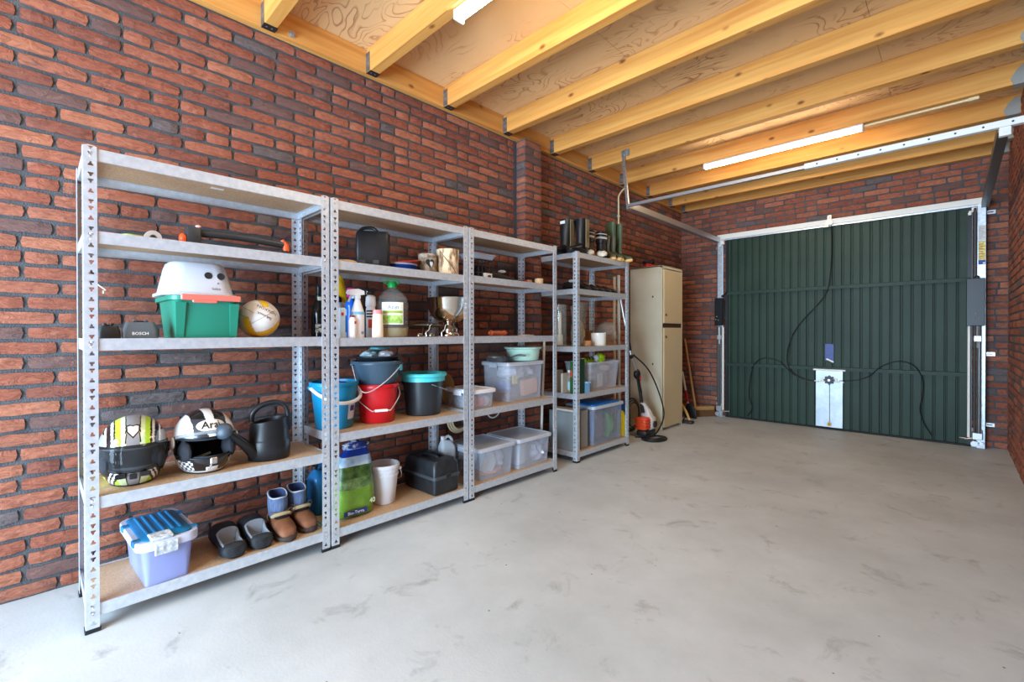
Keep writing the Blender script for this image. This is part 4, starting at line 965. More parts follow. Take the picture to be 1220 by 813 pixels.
b = B(); b.lathe([(0.0, 0), (0.060, 0), (0.094, 0.012), (0.097, 0.014), (0.094, 0.0155), (0.058, 0.004), (0.0, 0.004)], 32); one('dinner_plate', 'red plate lying tilted on top of the blue plates', 'plate', b, mat('plate_red', (206, 62, 52), 0.35), (-2.43, 1.57, z2+0.053), rot=(R(5), R(-9), R(90)))
b = B(); b.lathe([(0.0, 0), (0.062, 0), (0.093, 0.010), (0.096, 0.012), (0.093, 0.0135), (0.058, 0.004), (0.0, 0.004)], 32); one('dinner_plate', 'white plate between the blue stack and the red plate', 'plate', b, white_pl, (-2.44, 1.555, z2+0.0315))
birch = mat('birch_bark', (220, 194, 156), 0.8, c2=(124, 90, 62), scale=34, stretch=(1, 1, 0.4), bump=0.6, bscale=60, lo=.48, hi=.66)
t = thing('birch_planter', 'birch log planter with a cut out heart', 'planter', (-2.42, 1.730, z2), R(70))
b = B(); b.lathe([(0.058, 0), (0.060, 0.004), (0.057, 0.07), (0.060, 0.125), (0.050, 0.126), (0.048, 0.01), (0.0, 0.008)], 28); obj('log', b, mat('birch_grey', (176, 162, 142), 0.85, c2=(104, 88, 70), scale=40, bump=0.5, bscale=40), t, True)
hp = []
for i in range(40):
    a = 2*PI*i/40; hp.append((0.0018*16*math.sin(a)**3, 0.0018*(13*math.cos(a)-5*math.cos(2*a)-2*math.cos(3*a)-math.cos(4*a))))
for nm, k, off, m_ in (('heart_rim', 1.0, 0.0010, mat('heart_edge', (94, 74, 56), 0.8)), ('heart_opening', 0.86, 0.0022, mat('heart_dark', (34, 30, 28), 0.9))):
    b = B(); vs = [b._v((x*k, -math.sqrt(0.0585**2-(x*k)**2)-off, 0.065+z*k*1.15)) for x, z in hp]; b.face(vs); obj(nm, b, m_, t)
b = B(); vs = [b._v((x*0.35+0.008, -math.sqrt(0.0585**2-(x*0.35+0.008)**2)-0.0032, 0.058+z*0.75)) for x, z in hp]; b.face(vs); obj('heart_lining', b, mat('heart_foil', (196, 204, 210), 0.4), t)
t = thing('birch_planter', 'larger pale birch log planter with peeling bark beside the post', 'planter', (-2.385, 1.865, z2), R(60))
b = B(); b.lathe([(0.072, 0), (0.074, 0.004), (0.070, 0.08), (0.075, 0.166), (0.064, 0.167), (0.060, 0.01), (0.0, 0.008)], 32); obj('log', b, birch, t, True)
b = B(); b.tube([Vector((0.0735*math.sin(-0.9+1.6*i/14), -0.0735*math.cos(-0.9+1.6*i/14), 0.155-0.145*i/14)) for i in range(15)], 0.0022, 5); obj('bark_crack', b, mat('crack', (110, 74, 48), 0.9), t, True)
b = B(); b.ball((0.05, -0.053, 0.11), (0.008, 0.006, 0.022), 10, 8); obj('knot', b, MATS['crack'], t, True)
# third shelf
def bottle(name, label, loc, prof, m, parts=(), n=28, cat='bottle', rz=90, sx=1.0, sy=1.0):
    t = thing(name, label, cat, loc, R(rz)); b = B(); b.lathe(prof, n, sx=sx, sy=sy); obj('body', b, m, t, True)
    for nm, pr, mm in parts:
        b = B(); b.lathe(pr, n, sx=sx, sy=sy); obj(nm, b, mm, t, True)
    return t
def wraplabel(t, nm, r, z0, z1, a0, a1, m, sy=1.0):
    b = B(); n = 12; rr = []
    for z in (z0, z1): rr.append([(r*math.sin(R(a0+(a1-a0)*i/n)), -r*sy*math.cos(R(a0+(a1-a0)*i/n)), z) for i in range(n+1)])
    b.loft(rr, 0, False, False, False); return obj(nm, b, m, t, True)
ik = MATS['ink_black']
t = bottle('champagne_bottle', 'dark champagne bottle standing behind the corner posts', (-2.56, 1.095, z3), [(0.0, 0.004), (0.036, 0), (0.042, 0.006), (0.042, 0.13), (0.036, 0.165), (0.018, 0.22), (0.015, 0.28), (0.0, 0.282)], mat('bottle_dark', (12, 18, 16), 0.12), (('foil', [(0.0165, 0.20), (0.022, 0.212), (0.0168, 0.24), (0.0172, 0.284), (0.0, 0.286)], mat('foil_dark', (30, 34, 34), 0.35, 0.4)),))
wraplabel(t, 'bottle_label', 0.0428, 0.03, 0.075, -50, 50, mat('label_pale', (190, 190, 180), 0.6, c2=(40, 40, 40), scale=70, lo=.5, hi=.55)); wraplabel(t, 'neck_emblem', 0.022, 0.205, 0.228, -40, 40, mat('gold_pale', (200, 196, 170), 0.4))
t = bottle('spray_can', 'pale blue and white spray can in front of the bottles', (-2.36, 1.130, z3), [(0.0, 0), (0.0255, 0), (0.0265, 0.004), (0.0265, 0.150), (0.018, 0.162), (0.0, 0.164)], mat('can_paleblue', (196, 222, 240), 0.3), (('spray_cap', [(0.0, 0.16), (0.019, 0.16), (0.019, 0.185), (0.012, 0.19), (0.0, 0.19)], mat('cap_grey', (110, 112, 120), 0.4)), ('base_rim', [(0.0268, 0.0), (0.0272, 0.003), (0.0268, 0.006)], zinc)))
wraplabel(t, 'blue_band', 0.0269, 0.03, 0.12, 20, 95, mat('label_skyblue', (28, 120, 200), 0.4)); wraplabel(t, 'red_logo', 0.0269, 0.118, 0.135, -28, 0, mat('label_red', (206, 50, 60), 0.4))
t = bottle('spray_bottle', 'blue bottle with a magenta trigger head behind the white sprayer', (-2.48, 1.245, z3), [(0.0, 0), (0.030, 0), (0.032, 0.005), (0.032, 0.11), (0.028, 0.15), (0.034, 0.18), (0.026, 0.205), (0.014, 0.215), (0.014, 0.23), (0.0, 0.23)], mat('bottle_blue', (20, 92, 200), 0.25))
b = B(); b.box((-0.020, -0.022, 0.228), (0.018, 0.022, 0.283), 0.008, 2); obj('trigger_head', b, mat('magenta', (196, 30, 120), 0.4), t, True)
b = B(); b.box((-0.005, -0.035, 0.222), (0.030, 0.0, 0.245), 0.006, 2); obj('trigger', b, mat('pale_grey_plastic', (190, 204, 204), 0.4), t, True)
t = thing('yellow_bag', 'yellow foil bag standing behind the corner post', 'bag', (-2.60, 1.238, z3), R(90))
b = blob((0, 0, 0.17), (0.045, 0.035, 0.185), 4, 0.14, 2.2, flat=0.002); obj('bag_body', b, mat('foil_yellow', (232, 190, 30), 0.3, 0.2), t, True)
b = blob((-0.045, -0.03, 0.20), (0.04, 0.03, 0.045), 9, 0.25, 2.5); obj('dark_cloth', b, mat('cloth_navy', (20, 22, 44), 0.85), t, True)
t = bottle('trigger_sprayer', 'white trigger spray bottle with pale blue band at the shelf front', (-2.36, 1.222, z3), [(0.0, 0), (0.036, 0), (0.038, 0.006), (0.038, 0.125), (0.034, 0.150), (0.016, 0.205), (0.015, 0.215), (0.0, 0.215)], white_pl, (), sy=0.75)
b = B(); b.box((-0.014, -0.014, 0.212), (0.014, 0.014, 0.236), 0.004); b.loft([[(x, y, z) for x, z in ((-0.062, 0.243), (-0.05, 0.262), (0.0, 0.268), (0.034, 0.258), (0.036, 0.238), (-0.01, 0.232), (-0.05, 0.234))] for y in (-0.013, 0.013)]); obj('spray_head', b, white_pl, t, True)
b = B(); b.tube(curve([(-0.03, 0, 0.236), (-0.043, 0, 0.215), (-0.052, 0, 0.195)], 4), 0.006, 8); obj('trigger', b, MATS['pale_grey_plastic'], t, True)
wraplabel(t, 'blue_band', 0.0385, 0.128, 0.142, -80, 80, mat('band_cyan', (120, 190, 226), 0.4), 0.75); wraplabel(t, 'logo_dots', 0.0387, 0.02, 0.035, 10, 45, mat('dots_blue', (120, 150, 210), 0.5), 0.75)
t = bottle('detergent_bottle', 'small white bottle with red logo beside the pale blue can', (-2.335, 1.178, z3), [(0.0, 0), (0.021, 0), (0.022, 0.004), (0.022, 0.095), (0.012, 0.112), (0.0, 0.112)], white_pl, (('cap', [(0.0, 0.112), (0.013, 0.112), (0.013, 0.122), (0.0, 0.122)], mat('cap_maroon', (130, 30, 60), 0.4)),))
wraplabel(t, 'red_logo', 0.0226, 0.075, 0.09, 5, 60, MATS['label_red'])
t = bottle('cleaner_bottle', 'white bottle with black bands and an orange label', (-2.44, 1.345, z3), [(0.0, 0), (0.026, 0), (0.027, 0.005), (0.027, 0.165), (0.024, 0.175), (0.030, 0.185), (0.027, 0.235), (0.016, 0.245), (0.0, 0.245)], white_pl)
for k in range(3): wraplabel(t, 'black_band', 0.0275, 0.148-k*0.016, 0.157-k*0.016, -89, 89, ik)
wraplabel(t, 'orange_label', 0.0275, 0.055, 0.105, -60, 60, mat('label_orange', (226, 74, 40), 0.4))
t = bottle('talc_bottle', 'cream bottle with a pink cap next to the large vinegar bottle', (-2.345, 1.335, z3), [(0.0, 0), (0.033, 0), (0.034, 0.004), (0.030, 0.13), (0.026, 0.134), (0.0, 0.134)], mat('cream_plastic', (238, 232, 220), 0.4), (('cap', [(0.0, 0.134), (0.028, 0.134), (0.027, 0.154), (0.022, 0.157), (0.0, 0.157)], mat('pink_cap', (236, 150, 150), 0.4)),), sy=0.7)
t = bottle('glass_tumbler', 'tall smoky glass tumbler behind the white bottles', (-2.57, 1.405, z3), [(0.0, 0), (0.028, 0), (0.030, 0.01), (0.034, 0.28), (0.0315, 0.28), (0.026, 0.012), (0.0, 0.012)], mat('smoky_glass', (130, 116, 108), 0.05, trans=0.9), cat='glass')
pet = mat('pet_clear', (236, 240, 236), 0.06, frost=(0.09, (250, 252, 250)), spec=1.0)
t = thing('vinegar_bottle', 'large clear bottle with a green cap and label', 'bottle', (-2.42, 1.475, z3), R(62))
b = B(); b.lathe([(0.0, 0.002), (0.085, 0.0), (0.094, 0.012), (0.090, 0.03), (0.095, 0.05), (0.091, 0.07), (0.093, 0.10), (0.093, 0.20), (0.085, 0.235), (0.055, 0.27), (0.022, 0.292), (0.020, 0.305), (0.0, 0.305)], 36); obj('bottle_body', b, pet, t, True)
b = B(); b.lathe([(0.0, 0.003), (0.08, 0.003), (0.088, 0.02), (0.086, 0.055), (0.0, 0.055)], 32); obj('liquid', b, mat('vinegar', (214, 200, 140), 0.1, frost=(0.35, (240, 226, 170))), t, True)
b = B(); b.lathe([(0.0, 0.296), (0.026, 0.296), (0.027, 0.318), (0.020, 0.332), (0.0, 0.334)], 24); gc = obj('cap', b, mat('cap_green', (20, 150, 66), 0.35), t, True)
b = B(); b.tube([(-0.025, -0.01, 0.315), (-0.055, -0.02, 0.330), (-0.04, -0.03, 0.340), (0.03, -0.03, 0.340), (0.04, -0.015, 0.325), (0.025, 0.0, 0.315)], 0.004, 6); obj('carry_loop', b, MATS['cap_green'], gc, True)
wraplabel(t, 'paper_label', 0.0945, 0.075, 0.205, -42, 38, mat('label_lime', (232, 238, 222), 0.6)); wraplabel(t, 'green_band', 0.0951, 0.142, 0.155, -36, 34, mat('band_olive', (150, 180, 40), 0.5)); wraplabel(t, 'herb_picture', 0.0951, 0.082, 0.130, -38, 34, mat('herb', (128, 178, 60), 0.6, c2=(196, 220, 130), scale=60))
text_mesh('Azijn', 0.032, lambda x, y: Vector((0.0953*math.sin(x/0.0953), -0.0953*math.cos(x/0.0953), 0.176+y)), mat('ink_violet', (90, 90, 130), 0.6), 'lettering', t)
# serving dish with lid on wire stand, footed bowl
chm = mat('polished_steel', (212, 204, 192), 0.10, 1.0); brs = mat('tray_pewter', (150, 140, 120), 0.25, 0.9)
t = thing('serving_dish', 'pewter serving dish on a bent wire stand beside the footed bowl', 'dish', (-2.47, 1.735, z3), R(90))
b = B(); b.lathe([(0.0, 0.062), (0.10, 0.062), (0.135, 0.074), (0.137, 0.079), (0.10, 0.084), (0.05, 0.094), (0.0, 0.097)], 40, sx=1.0, sy=0.75); obj('dish', b, brs, t, True)
for s in (-1, 1):
    b = B(); b.tube(curve([(s*0.06-0.0, -0.115, 0.0055), (s*0.06, -0.112, 0.03), (s*0.06+0.02, -0.115, 0.045), (s*0.06+0.03, -0.11, 0.07), (s*0.06+0.06, -0.09, 0.082)], 5), 0.0035, 7); b.tube([(s*0.06, -0.115, 0.004), (s*0.06, 0.10, 0.004)], 0.0035, 6); b.tube([(s*0.06, 0.10, 0.004), (s*0.06, 0.09, 0.07)], 0.0035, 6); obj('wire_leg', b, wire_m, t, True)
    b = B(); b.lathe([(0.0, 0.001), (0.022, 0.001), (0.024, 0.012), (0.020, 0.022), (0.0, 0.023)], 20, c=(s*0.045-0.03, -0.06, 0)); obj('burner_cup', b, brs, t, True)
t = thing('punch_bowl', 'polished footed steel punch bowl behind the rack posts', 'bowl', (-2.49, 1.955, z3), R(90))
t.location = (-2.48, 2.03-0.08, z3)
b = B(); b.lathe([(0.045, 0.095), (0.08, 0.105), (0.118, 0.14), (0.142, 0.19), (0.150, 0.255), (0.154, 0.262), (0.146, 0.258), (0.136, 0.19), (0.112, 0.147), (0.07, 0.115), (0.0, 0.108)], 48); obj('bowl', b, chm, t, True)
b = B(); b.lathe([(0.0, 0.0), (0.072, 0.0), (0.074, 0.012), (0.066, 0.030), (0.060, 0.034), (0.058, 0.055), (0.040, 0.072), (0.036, 0.09), (0.046, 0.098), (0.0, 0.10)], 40); obj('foot', b, chm, t, True)
# fourth shelf: buckets
cy = mat('bucket_cyan', (10, 132, 176), 0.35)
t = bucket('mop_bucket', 'cyan blue bucket with a wide white handle', (-2.49, 1.150, z4), R(90), 0.098, 0.122, 0.255, cy, 0.008)
b = B(); pts = curve([(-0.125, 0.02, 0.225), (-0.11, -0.07, 0.19), (-0.04, -0.128, 0.150), (0.04, -0.13, 0.148), (0.11, -0.085, 0.17), (0.133, -0.01, 0.215), (0.126, 0.02, 0.232)], 6)
b.tube(pts, 0.010, 8); obj('band_handle', b, mat('handle_white', (226, 224, 222), 0.4), t, True)
for p in (pts[0], pts[-1]):
    b = B(); b.ball(p, 0.014, 10, 8); obj('handle_lug', b, cy, t, True)
def onb(r0, r1, h, z): return r0+(r1-r0)*z/(h-0.02)
b = B(); n = 8; rr = []
for z in (0.05, 0.135): rr.append([((onb(.098, .122, .255, z)+0.0012)*math.sin(R(15+30*i/n)), -(onb(.098, .122, .255, z)+0.0012)*math.cos(R(15+30*i/n)), z) for i in range(n+1)])
b.loft(rr, 0, False, False, False); lb = obj('paper_label', b, mat('label_ice', (206, 216, 226), 0.5), t, True)
b = B(); rr = []
for z in (0.095, 0.125): rr.append([((onb(.098, .122, .255, z)+0.002)*math.sin(R(22+18*i/n)), -(onb(.098, .122, .255, z)+0.002)*math.cos(R(22+18*i/n)), z) for i in range(n+1)])
b.loft(rr, 0, False, False, False); obj('print_block', b, mat('print_blue', (30, 60, 140), 0.5), lb, True)
b = blob((0, 0, 0.22), (0.09, 0.08, 0.035), 5, 0.2, 2.5); one('cleaning_cloth', 'bright blue cloth lying in the cyan bucket', 'cloth', b, mat('cloth_blue', (24, 66, 206), 0.8), (-2.49, 1.150, z4))
rd = mat('bucket_red', (206, 26, 34), 0.32)
t = bucket('household_bucket', 'red bucket with a wire handle and white grip', (-2.475, 1.405, z4), R(70), 0.098, 0.118, 0.225, rd, 0.006,
           bail=[(-0.122, 0.0, 0.205), (-0.126, -0.03, 0.15), (-0.06, -0.125, 0.085), (-0.035, -0.132, 0.08), (0.035, -0.132, 0.08), (0.06, -0.125, 0.085), (0.126, -0.03, 0.15), (0.122, 0.0, 0.205)], bailm=mat('wire_pale', (214, 206, 204), 0.35, 0.4), grip=((-0.035, -0.132, 0.08), (0.035, -0.132, 0.08)))
gb = mat('bucket_slate', (62, 84, 100), 0.35)
t = bucket('household_bucket', 'slate grey bucket stacked inside the red bucket', (-2.475, 1.405, z4+0.105), R(70), 0.080, 0.136, 0.255, gb, 0.012,
           bail=[(-0.145, -0.02, 0.235), (-0.12, -0.11, 0.11), (-0.07, -0.14, 0.085), (0.03, -0.135, 0.145), (0.11, -0.095, 0.215), (0.14, -0.03, 0.24)], bailm=MATS['wire_pale'])
b = B(); b.box((0.118, -0.06, 0.195), (0.138, -0.045, 0.235), 0.003); obj('handle_clip', b, mat('clip_teal', (60, 150, 160), 0.4), t)
t = thing('wash_basin', 'dark basin of cleaning cloths on top of the slate bucket', 'basin', (-2.475, 1.405, z4+0.343), R(90))
b = B(); b.lathe([(0.0, 0.0), (0.10, 0.0), (0.11, 0.01), (0.125, 0.036), (0.142, 0.040), (0.143, 0.046), (0.120, 0.046), (0.10, 0.014), (0.0, 0.012)], 36); obj('basin', b, mat('basin_black', (30, 34, 40), 0.35), t, True)
for i, (x, y, r, c_) in enumerate(((-0.06, -0.02, (0.045, 0.05, 0.026), (180, 214, 222)), (0.03, -0.05, (0.05, 0.04, 0.026), (226, 228, 232)), (0.0, 0.03, (0.06, 0.05, 0.032), (150, 142, 134)), (0.075, 0.0, (0.03, 0.04, 0.022), (60, 46, 40)))):
    b = blob((x, y, 0.05), r, 11+i, 0.3, 2.6); one('cleaning_cloth', ('crumpled pale turquoise cloth', 'crumpled white cloth', 'crumpled taupe cloth', 'crumpled dark brown cloth')[i]+' in the basin on the buckets', 'cloth', b, mat('cloth_%d' % i, c_, 0.9), (-2.475, 1.405, z4+0.343))
b = B(); b.box((-0.05, -0.03, 0), (0.06, 0.04, 0.014), 0.005); one('sponge', 'flat teal scouring sponge on top of the cloths in the basin', 'sponge', b, mat('sponge_teal', (90, 170, 180), 0.9), (-2.46, 1.42, z4+0.343+0.082), R(104))
t = bucket('paint_bucket', 'black bucket with a turquoise lid', (-2.49, 1.745, z4), R(70), 0.112, 0.128, 0.235, mat('bucket_black', (40, 44, 48), 0.35), 0.006,
           bail=[(-0.134, 0.0, 0.20), (-0.11, 0.09, 0.19), (0, 0.14, 0.17), (0.10, 0.08, 0.19), (0.134, 0.0, 0.20)])
b = B(); b.tube([(0.02, -0.134, 0.198), (0.13, -0.06, 0.155), (0.165, 0.0, 0.145)], 0.003, 6); obj('side_wire', b, wire_m, t, True)
tq = mat('turquoise_lid', (80, 200, 204), 0.35)
b = B(); b.lathe([(0.0, 0.232), (0.128, 0.232), (0.136, 0.215), (0.140, 0.215), (0.140, 0.24), (0.150, 0.246), (0.152, 0.26), (0.146, 0.266), (0.126, 0.264), (0.118, 0.250), (0.0, 0.250)], 40); obj('lid', b, tq, t, True)
# bottom shelf: jerrycan, potting soil, white pail, toolbox, white jerrycan
def jerrycan(label, loc, rz, w, d, h, body, capm, fluid=None, group=None):
    t = thing('jerrycan', label, 'jerrycan', loc, R(rz), group)
    b = B(); b.loft([rrect(w*0.94, d*0.94, .02, 0), rrect(w, d, .025, .008), rrect(w, d, .025, h*.72), rrect(w*.96, d*.94, .025, h*.78), rrect(w*.66, d*.6, .02, h*.90, cx=-w*.06), rrect(w*.3, d*.42, .015, h*.93, cx=-w*.22), rrect(w*.26, d*.36, .012, h*.945, cx=-w*.24)]); obj('can', b, body, t, True)
    b = B(); b.tube(curve([(-w*.18, 0, h*.92), (-w*.02, 0, h*.99), (w*.18, 0, h*.99), (w*.36, 0, h*.90), (w*.42, 0, h*.72)], 5), d*.13, 10); obj('handle', b, body, t, True)
    b = B(); b.cyl((-w*.27, 0, h*.935), (-w*.27, 0, h*1.02), w*.13, n=18); obj('screw_cap', b, capm, t, True)
    return t
jerrycan('blue jerrycan of screenwash behind the corner posts', (-2.60, 1.115, z5), 96, 0.115, 0.11, 0.26, mat('jerry_blue', (40, 120, 176), 0.25, frost=(0.75, (120, 190, 230))), mat('cap_navy', (30, 36, 50), 0.4))
t = thing('soil_bag', 'green printed bag of potting soil with its top folded shut', 'bag', (-2.44, 1.228, z5), R(90))
sb_ = B(); rr = []
for z, w, d, sk in ((0, .19, .10, 0), (.012, .215, .15, 0), (.08, .225, .165, 0), (.16, .222, .16, 0), (.215, .212, .145, 0), (.245, .208, .135, 0), (.28, .20, .12, .004), (.33, .17, .085, .012), (.365, .12, .05, .02), (.385, .07, .03, .025)):
    r_ = rrect(w, d, min(w, d)*0.35, z, 5); rr.append([(x+sk+0.006*noise.noise(Vector((x*20, y*20, z*20))), y+0.006*noise.noise(Vector((x*18+5, y*18, z*18))), z+(0.004*noise.noise(Vector((x*25, y*25, 3))) if z > .2 else 0)) for x, y, z in r_])
bag_g, bag_d, bag_w, bag_b, bag_p = mat('bag_grass', (96, 138, 36), 0.35, c2=(118, 158, 50), scale=20), mat('bag_hedge', (38, 66, 30), 0.35, c2=(84, 116, 56), scale=30), mat('bag_white', (206, 222, 234), 0.35, c2=(140, 186, 220), scale=22), mat('bag_blue', (26, 60, 156), 0.35), mat('bag_pale', (124, 152, 92), 0.35, c2=(58, 92, 48), scale=34)
sb_.loft(rr, 0, True, True, True, lambda i, j: (0, 0, 0, 4, 1, 1, 2, 3, 2, 2)[min(i, 9)] if i != 2 else 0); obj('sack', sb_, [bag_g, bag_d, bag_w, bag_b, bag_p], t, True, ang=70)
b = blob((0.02, 0.0, 0.375), (0.075, 0.03, 0.035), 21, 0.35, 3.2); obj('folded_top', b, mat('bag_top', (44, 70, 160), 0.35, c2=(226, 232, 238), scale=24, lo=.45, hi=.55), t, True)
b = blob((0.075, -0.02, 0.315), (0.02, 0.025, 0.03), 23, 0.3, 3); obj('red_print', b, mat('bag_red', (206, 60, 80), 0.4), t, True)
b = B(); b.box((-0.09, -0.0865, 0.022), (0.045, -0.083, 0.048), 0.001); pb = obj('print_band', b, mat('bag_navy', (24, 48, 120), 0.4), t)
text_mesh('Bio-Terra', 0.024, lambda x, y: Vector((-0.022+x, -0.0872, 0.035+y)), white_p, 'lettering', pb, 0.0003)
text_mesh('40', 0.040, lambda x, y: Vector((0.078+x*0.9, -0.0835, 0.075+y)), mat('ink_pale', (214, 230, 190), 0.5), 'lettering', t, 0.0005)
t = thing('seed_bag', 'blue and green foil packet lying on top of the potting soil bag', 'bag', (-2.50, 1.30, z5+0.405), R(96))
b = blob((0, 0, 0.012), (0.11, 0.06, 0.016), 31, 0.25, 2.4); obj('packet', b, mat('packet', (40, 64, 140), 0.35, c2=(170, 200, 130), scale=18, lo=.48, hi=.54), t, True)
t = bucket('pail', 'white plastic pail beside the potting soil bag', (-2.475, 1.447, z5), R(60), 0.066, 0.088, 0.232, mat('pail_white', (226, 226, 228), 0.35), 0.006, bail=[(0.096, 0.0, 0.195), (0.104, 0.01, 0.15), (0.09, 0.06, 0.115), (0.0, 0.105, 0.105), (-0.09, 0.06, 0.115), (-0.104, 0.01, 0.15), (-0.096, 0.0, 0.195)])
b = B(); b.lathe([(0.084, 0.165), (0.088, 0.166), (0.088, 0.172), (0.085, 0.172)], 36); b.lathe([(0.085, 0.19), (0.0895, 0.191), (0.0895, 0.197), (0.086, 0.197)], 36); obj('stiffening_ring', b, MATS['pail_white'], t, True)
tb = mat('toolbox_black', (26, 29, 32), 0.45, c2=(38, 41, 44), scale=20)
t = thing('tool_box', 'black two part toolbox with a recessed carry handle', 'toolbox', (-2.475, 1.795, z5), R(91))
b = B(); b.loft([rrect(.178, .315, .015, 0), rrect(.195, .33, .018, .01), rrect(.202, .336, .018, .100)]); obj('tray_half', b, tb, t, True)
b = B(); b.loft([rrect(.216, .350, .02, .100), rrect(.216, .350, .02, .107)]); b.loft([rrect(.216, .350, .02, .1095), rrect(.216, .350, .02, .117)]); obj('seam_flange', b, mat('toolbox_edge', (70, 74, 78), 0.45), t)
b = B(); b.loft([rrect(.202, .336, .018, .117), rrect(.194, .328, .02, .185), rrect(.170, .305, .03, .208), rrect(.12, .16, .02, .212), rrect(.11, .15, .02, .196)]); obj('lid_half', b, tb, t, True)
b = B(); b.tube(curve([(0, -0.07, 0.200), (0, -0.05, 0.214), (0, 0.05, 0.214), (0, 0.07, 0.200)], 5), 0.010, 8); obj('carry_handle', b, tb, t, True)
for y in (-0.09, 0.09):
    b = B(); b.box((0.107, y-0.02, 0.098), (0.114, y+0.02, 0.128), 0.003); obj('latch', b, blackp, t)
b = B(); b.box((-0.02, -0.180, 0.098), (0.02, -0.173, 0.128), 0.003); obj('latch', b, blackp, t)
jerrycan('white jerrycan with a white cap between toolbox and clear boxes', (-2.56, 1.990, z5+0.004), 82, 0.115, 0.08, 0.285, mat('jerry_white', (214, 224, 230), 0.3, frost=(0.85, (236, 242, 246))), white_pl)
# ------------------------------------------------------------------ rack with the clear boxes
z2, z3, z4, z5 = S3[1]-0.003+EPS, S3[2]-0.003+EPS, S3[3]-0.003+EPS, S3[4]-0.003+EPS
t = thing('wire_basket', 'black wire rack carrying a pale blue tray', 'basket', (-2.48, 2.235, z2), R(90))
b = B()
for x in (-0.07, -0.035, 0.0, 0.035, 0.07):
    for y in (-0.06, 0.06): b.tube([(x, y, 0.003), (x, y, 0.14)], 0.003, 6)
for z in (0.004, 0.05, 0.10, 0.14):
    b.tube([(-0.07, -0.06, z), (0.07, -0.06, z), (0.07, 0.06, z), (-0.07, 0.06, z)], 0.003, 6, closed=True)
obj('wire_frame', b, mat('wire_dark', (70, 72, 76), 0.4, 0.6), t, True, stuff=True)
b = blob((0, 0, 0.06), (0.055, 0.045, 0.055), 41, 0.25, 2.6); one('black_pouch', 'black pouch inside the wire rack', 'pouch', b, mat('pouch_black', (22, 22, 24), 0.8), (-2.48, 2.235, z2))
t = thing('serving_tray', 'pale blue tray lying on top of the black wire rack', 'tray', (-2.47, 2.20, z2+0.145), R(90))
b = B(); b.loft([rrect(.20, .13, .02, 0), rrect(.225, .155, .025, .028), rrect(.24, .17, .028, .030), rrect(.24, .17, .028, .034), rrect(.215, .145, .02, .032), rrect(.195, .125, .018, .006)]); obj('tray', b, mat('tray_blue', (176, 198, 224), 0.35), t, True)
t = thing('photo_card', 'small white box with a dark picture in front of the wire rack', 'box', (-2.345, 2.185, z2), R(96))
b = B(); b.box((-0.035, -0.012, 0), (0.035, 0.012, 0.036), 0.001); obj('carton', b, mat('card_white', (220, 214, 208), 0.6), t)
b = B(); b.prism([(-0.02, 0.004), (0.022, 0.004), (0.02, 0.022), (0.006, 0.026), (-0.012, 0.02)], -0.0135, -0.0122, 'y'); obj('picture', b, mat('picture_dark', (70, 62, 58), 0.7), t)
def lowshoe(label, loc, rz, L=.27, col=(24, 23, 24), group=None, lace=None):
    t = thing('low_shoe', label, 'shoe', loc, R(rz), group)
    b = B(); pr = [(0, .26, 1, 0), (.03, .38, 1, 0), (.3, .36, 1, 0), (.6, .46, 1, 0), (.85, .44, 1, 0), (.97, .28, 1, 0), (1, .14, 1, 0)]
    b.loft(foot_rings(L, .1, .02, pr)); obj('sole', b, mat('sole_black', (16, 16, 17), 0.7), t, True, ang=60)
    b = B(); pr = [(.012, .22, .7, .014), (.04, .33, .92, .014), (.10, .36, .98, .014), (.11, .36, .98, .014), (.40, .37, .96, .014), (.41, .37, .98, .014), (.55, .42, .78, .014), (.72, .44, .62, .014), (.88, .40, .5, .014), (.96, .26, .38, .014), (.985, .14, .3, .016)]
    b.loft(foot_rings(L*.98, .098, .085, pr, 20, (.105, .405, .66), .03)); obj('upper', b, mat('shoe_%d' % col[0], col, 0.55), t, True, ang=70)
    if lace:
        b = blob((0, -0.02, 0.082), (0.022, 0.03, 0.012), 3, 0.3, 3); obj('tongue', b, lace, t, True)
    return t
lowshoe('dark olive shoe with white tongue beside the wire rack', (-2.47, 2.42, z2), 150, .25, (38, 36, 26), None, mat('tongue_white', (214, 212, 204), 0.8))
lowshoe('black shoe behind the wooden brush on the second shelf', (-2.55, 2.56, z2), 168, .25, (22, 21, 22))
t = thing('hand_brush', 'wooden hand brush with a red collar', 'brush', (-2.40, 2.60, z2), R(96))
b = B(); b.tube(curve([(-0.10, 0, 0.014), (-0.04, 0, 0.016), (0.02, 0, 0.018)], 4), 0.010, 8); obj('handle', b, mat('handle_dark', (60, 40, 30), 0.5), t, True)
b = B(); b.cyl((0.018, 0, 0.018), (0.05, 0, 0.018), 0.014, n=12); obj('collar', b, mat('collar_red', (176, 24, 36), 0.4), t, True)
b = B(); b.tube([(0.05, 0, 0.018), (0.075, 0, 0.020), (0.11, 0, 0.022)], [0.012, 0.017, 0.016], 12); obj('head', b, mat('wood_tan', (190, 146, 100), 0.6), t, True)
b = B(); b.cyl((0, 0, 0.002), (0, 0, 0.050), 0.034, n=20); one('wooden_block', 'pale round wooden block beside the hand brush', 'block', b, mat('wood_block', (220, 186, 140), 0.65), (-2.38, 2.775, z2))
t = thing('rolling_pin', 'short reddish wooden rolling pin', 'rolling pin', (-2.42, 2.355, z3+0.023), R(90))
wp = mat('wood_red', (176, 84, 52), 0.45)
b = B(); b.tube([(-0.075, 0, 0), (-0.07, 0, 0), (-0.045, 0, 0), (0.045, 0, 0), (0.07, 0, 0), (0.075, 0, 0)], [0.016, 0.022, 0.017, 0.017, 0.022, 0.016], 16); obj('barrel', b, wp, t, True)
for s in (-1, 1):
    b = B(); b.ball((s*0.083, 0, 0), (0.012, 0.013, 0.013), 12, 8); obj('end_knob', b, wp, t, True)
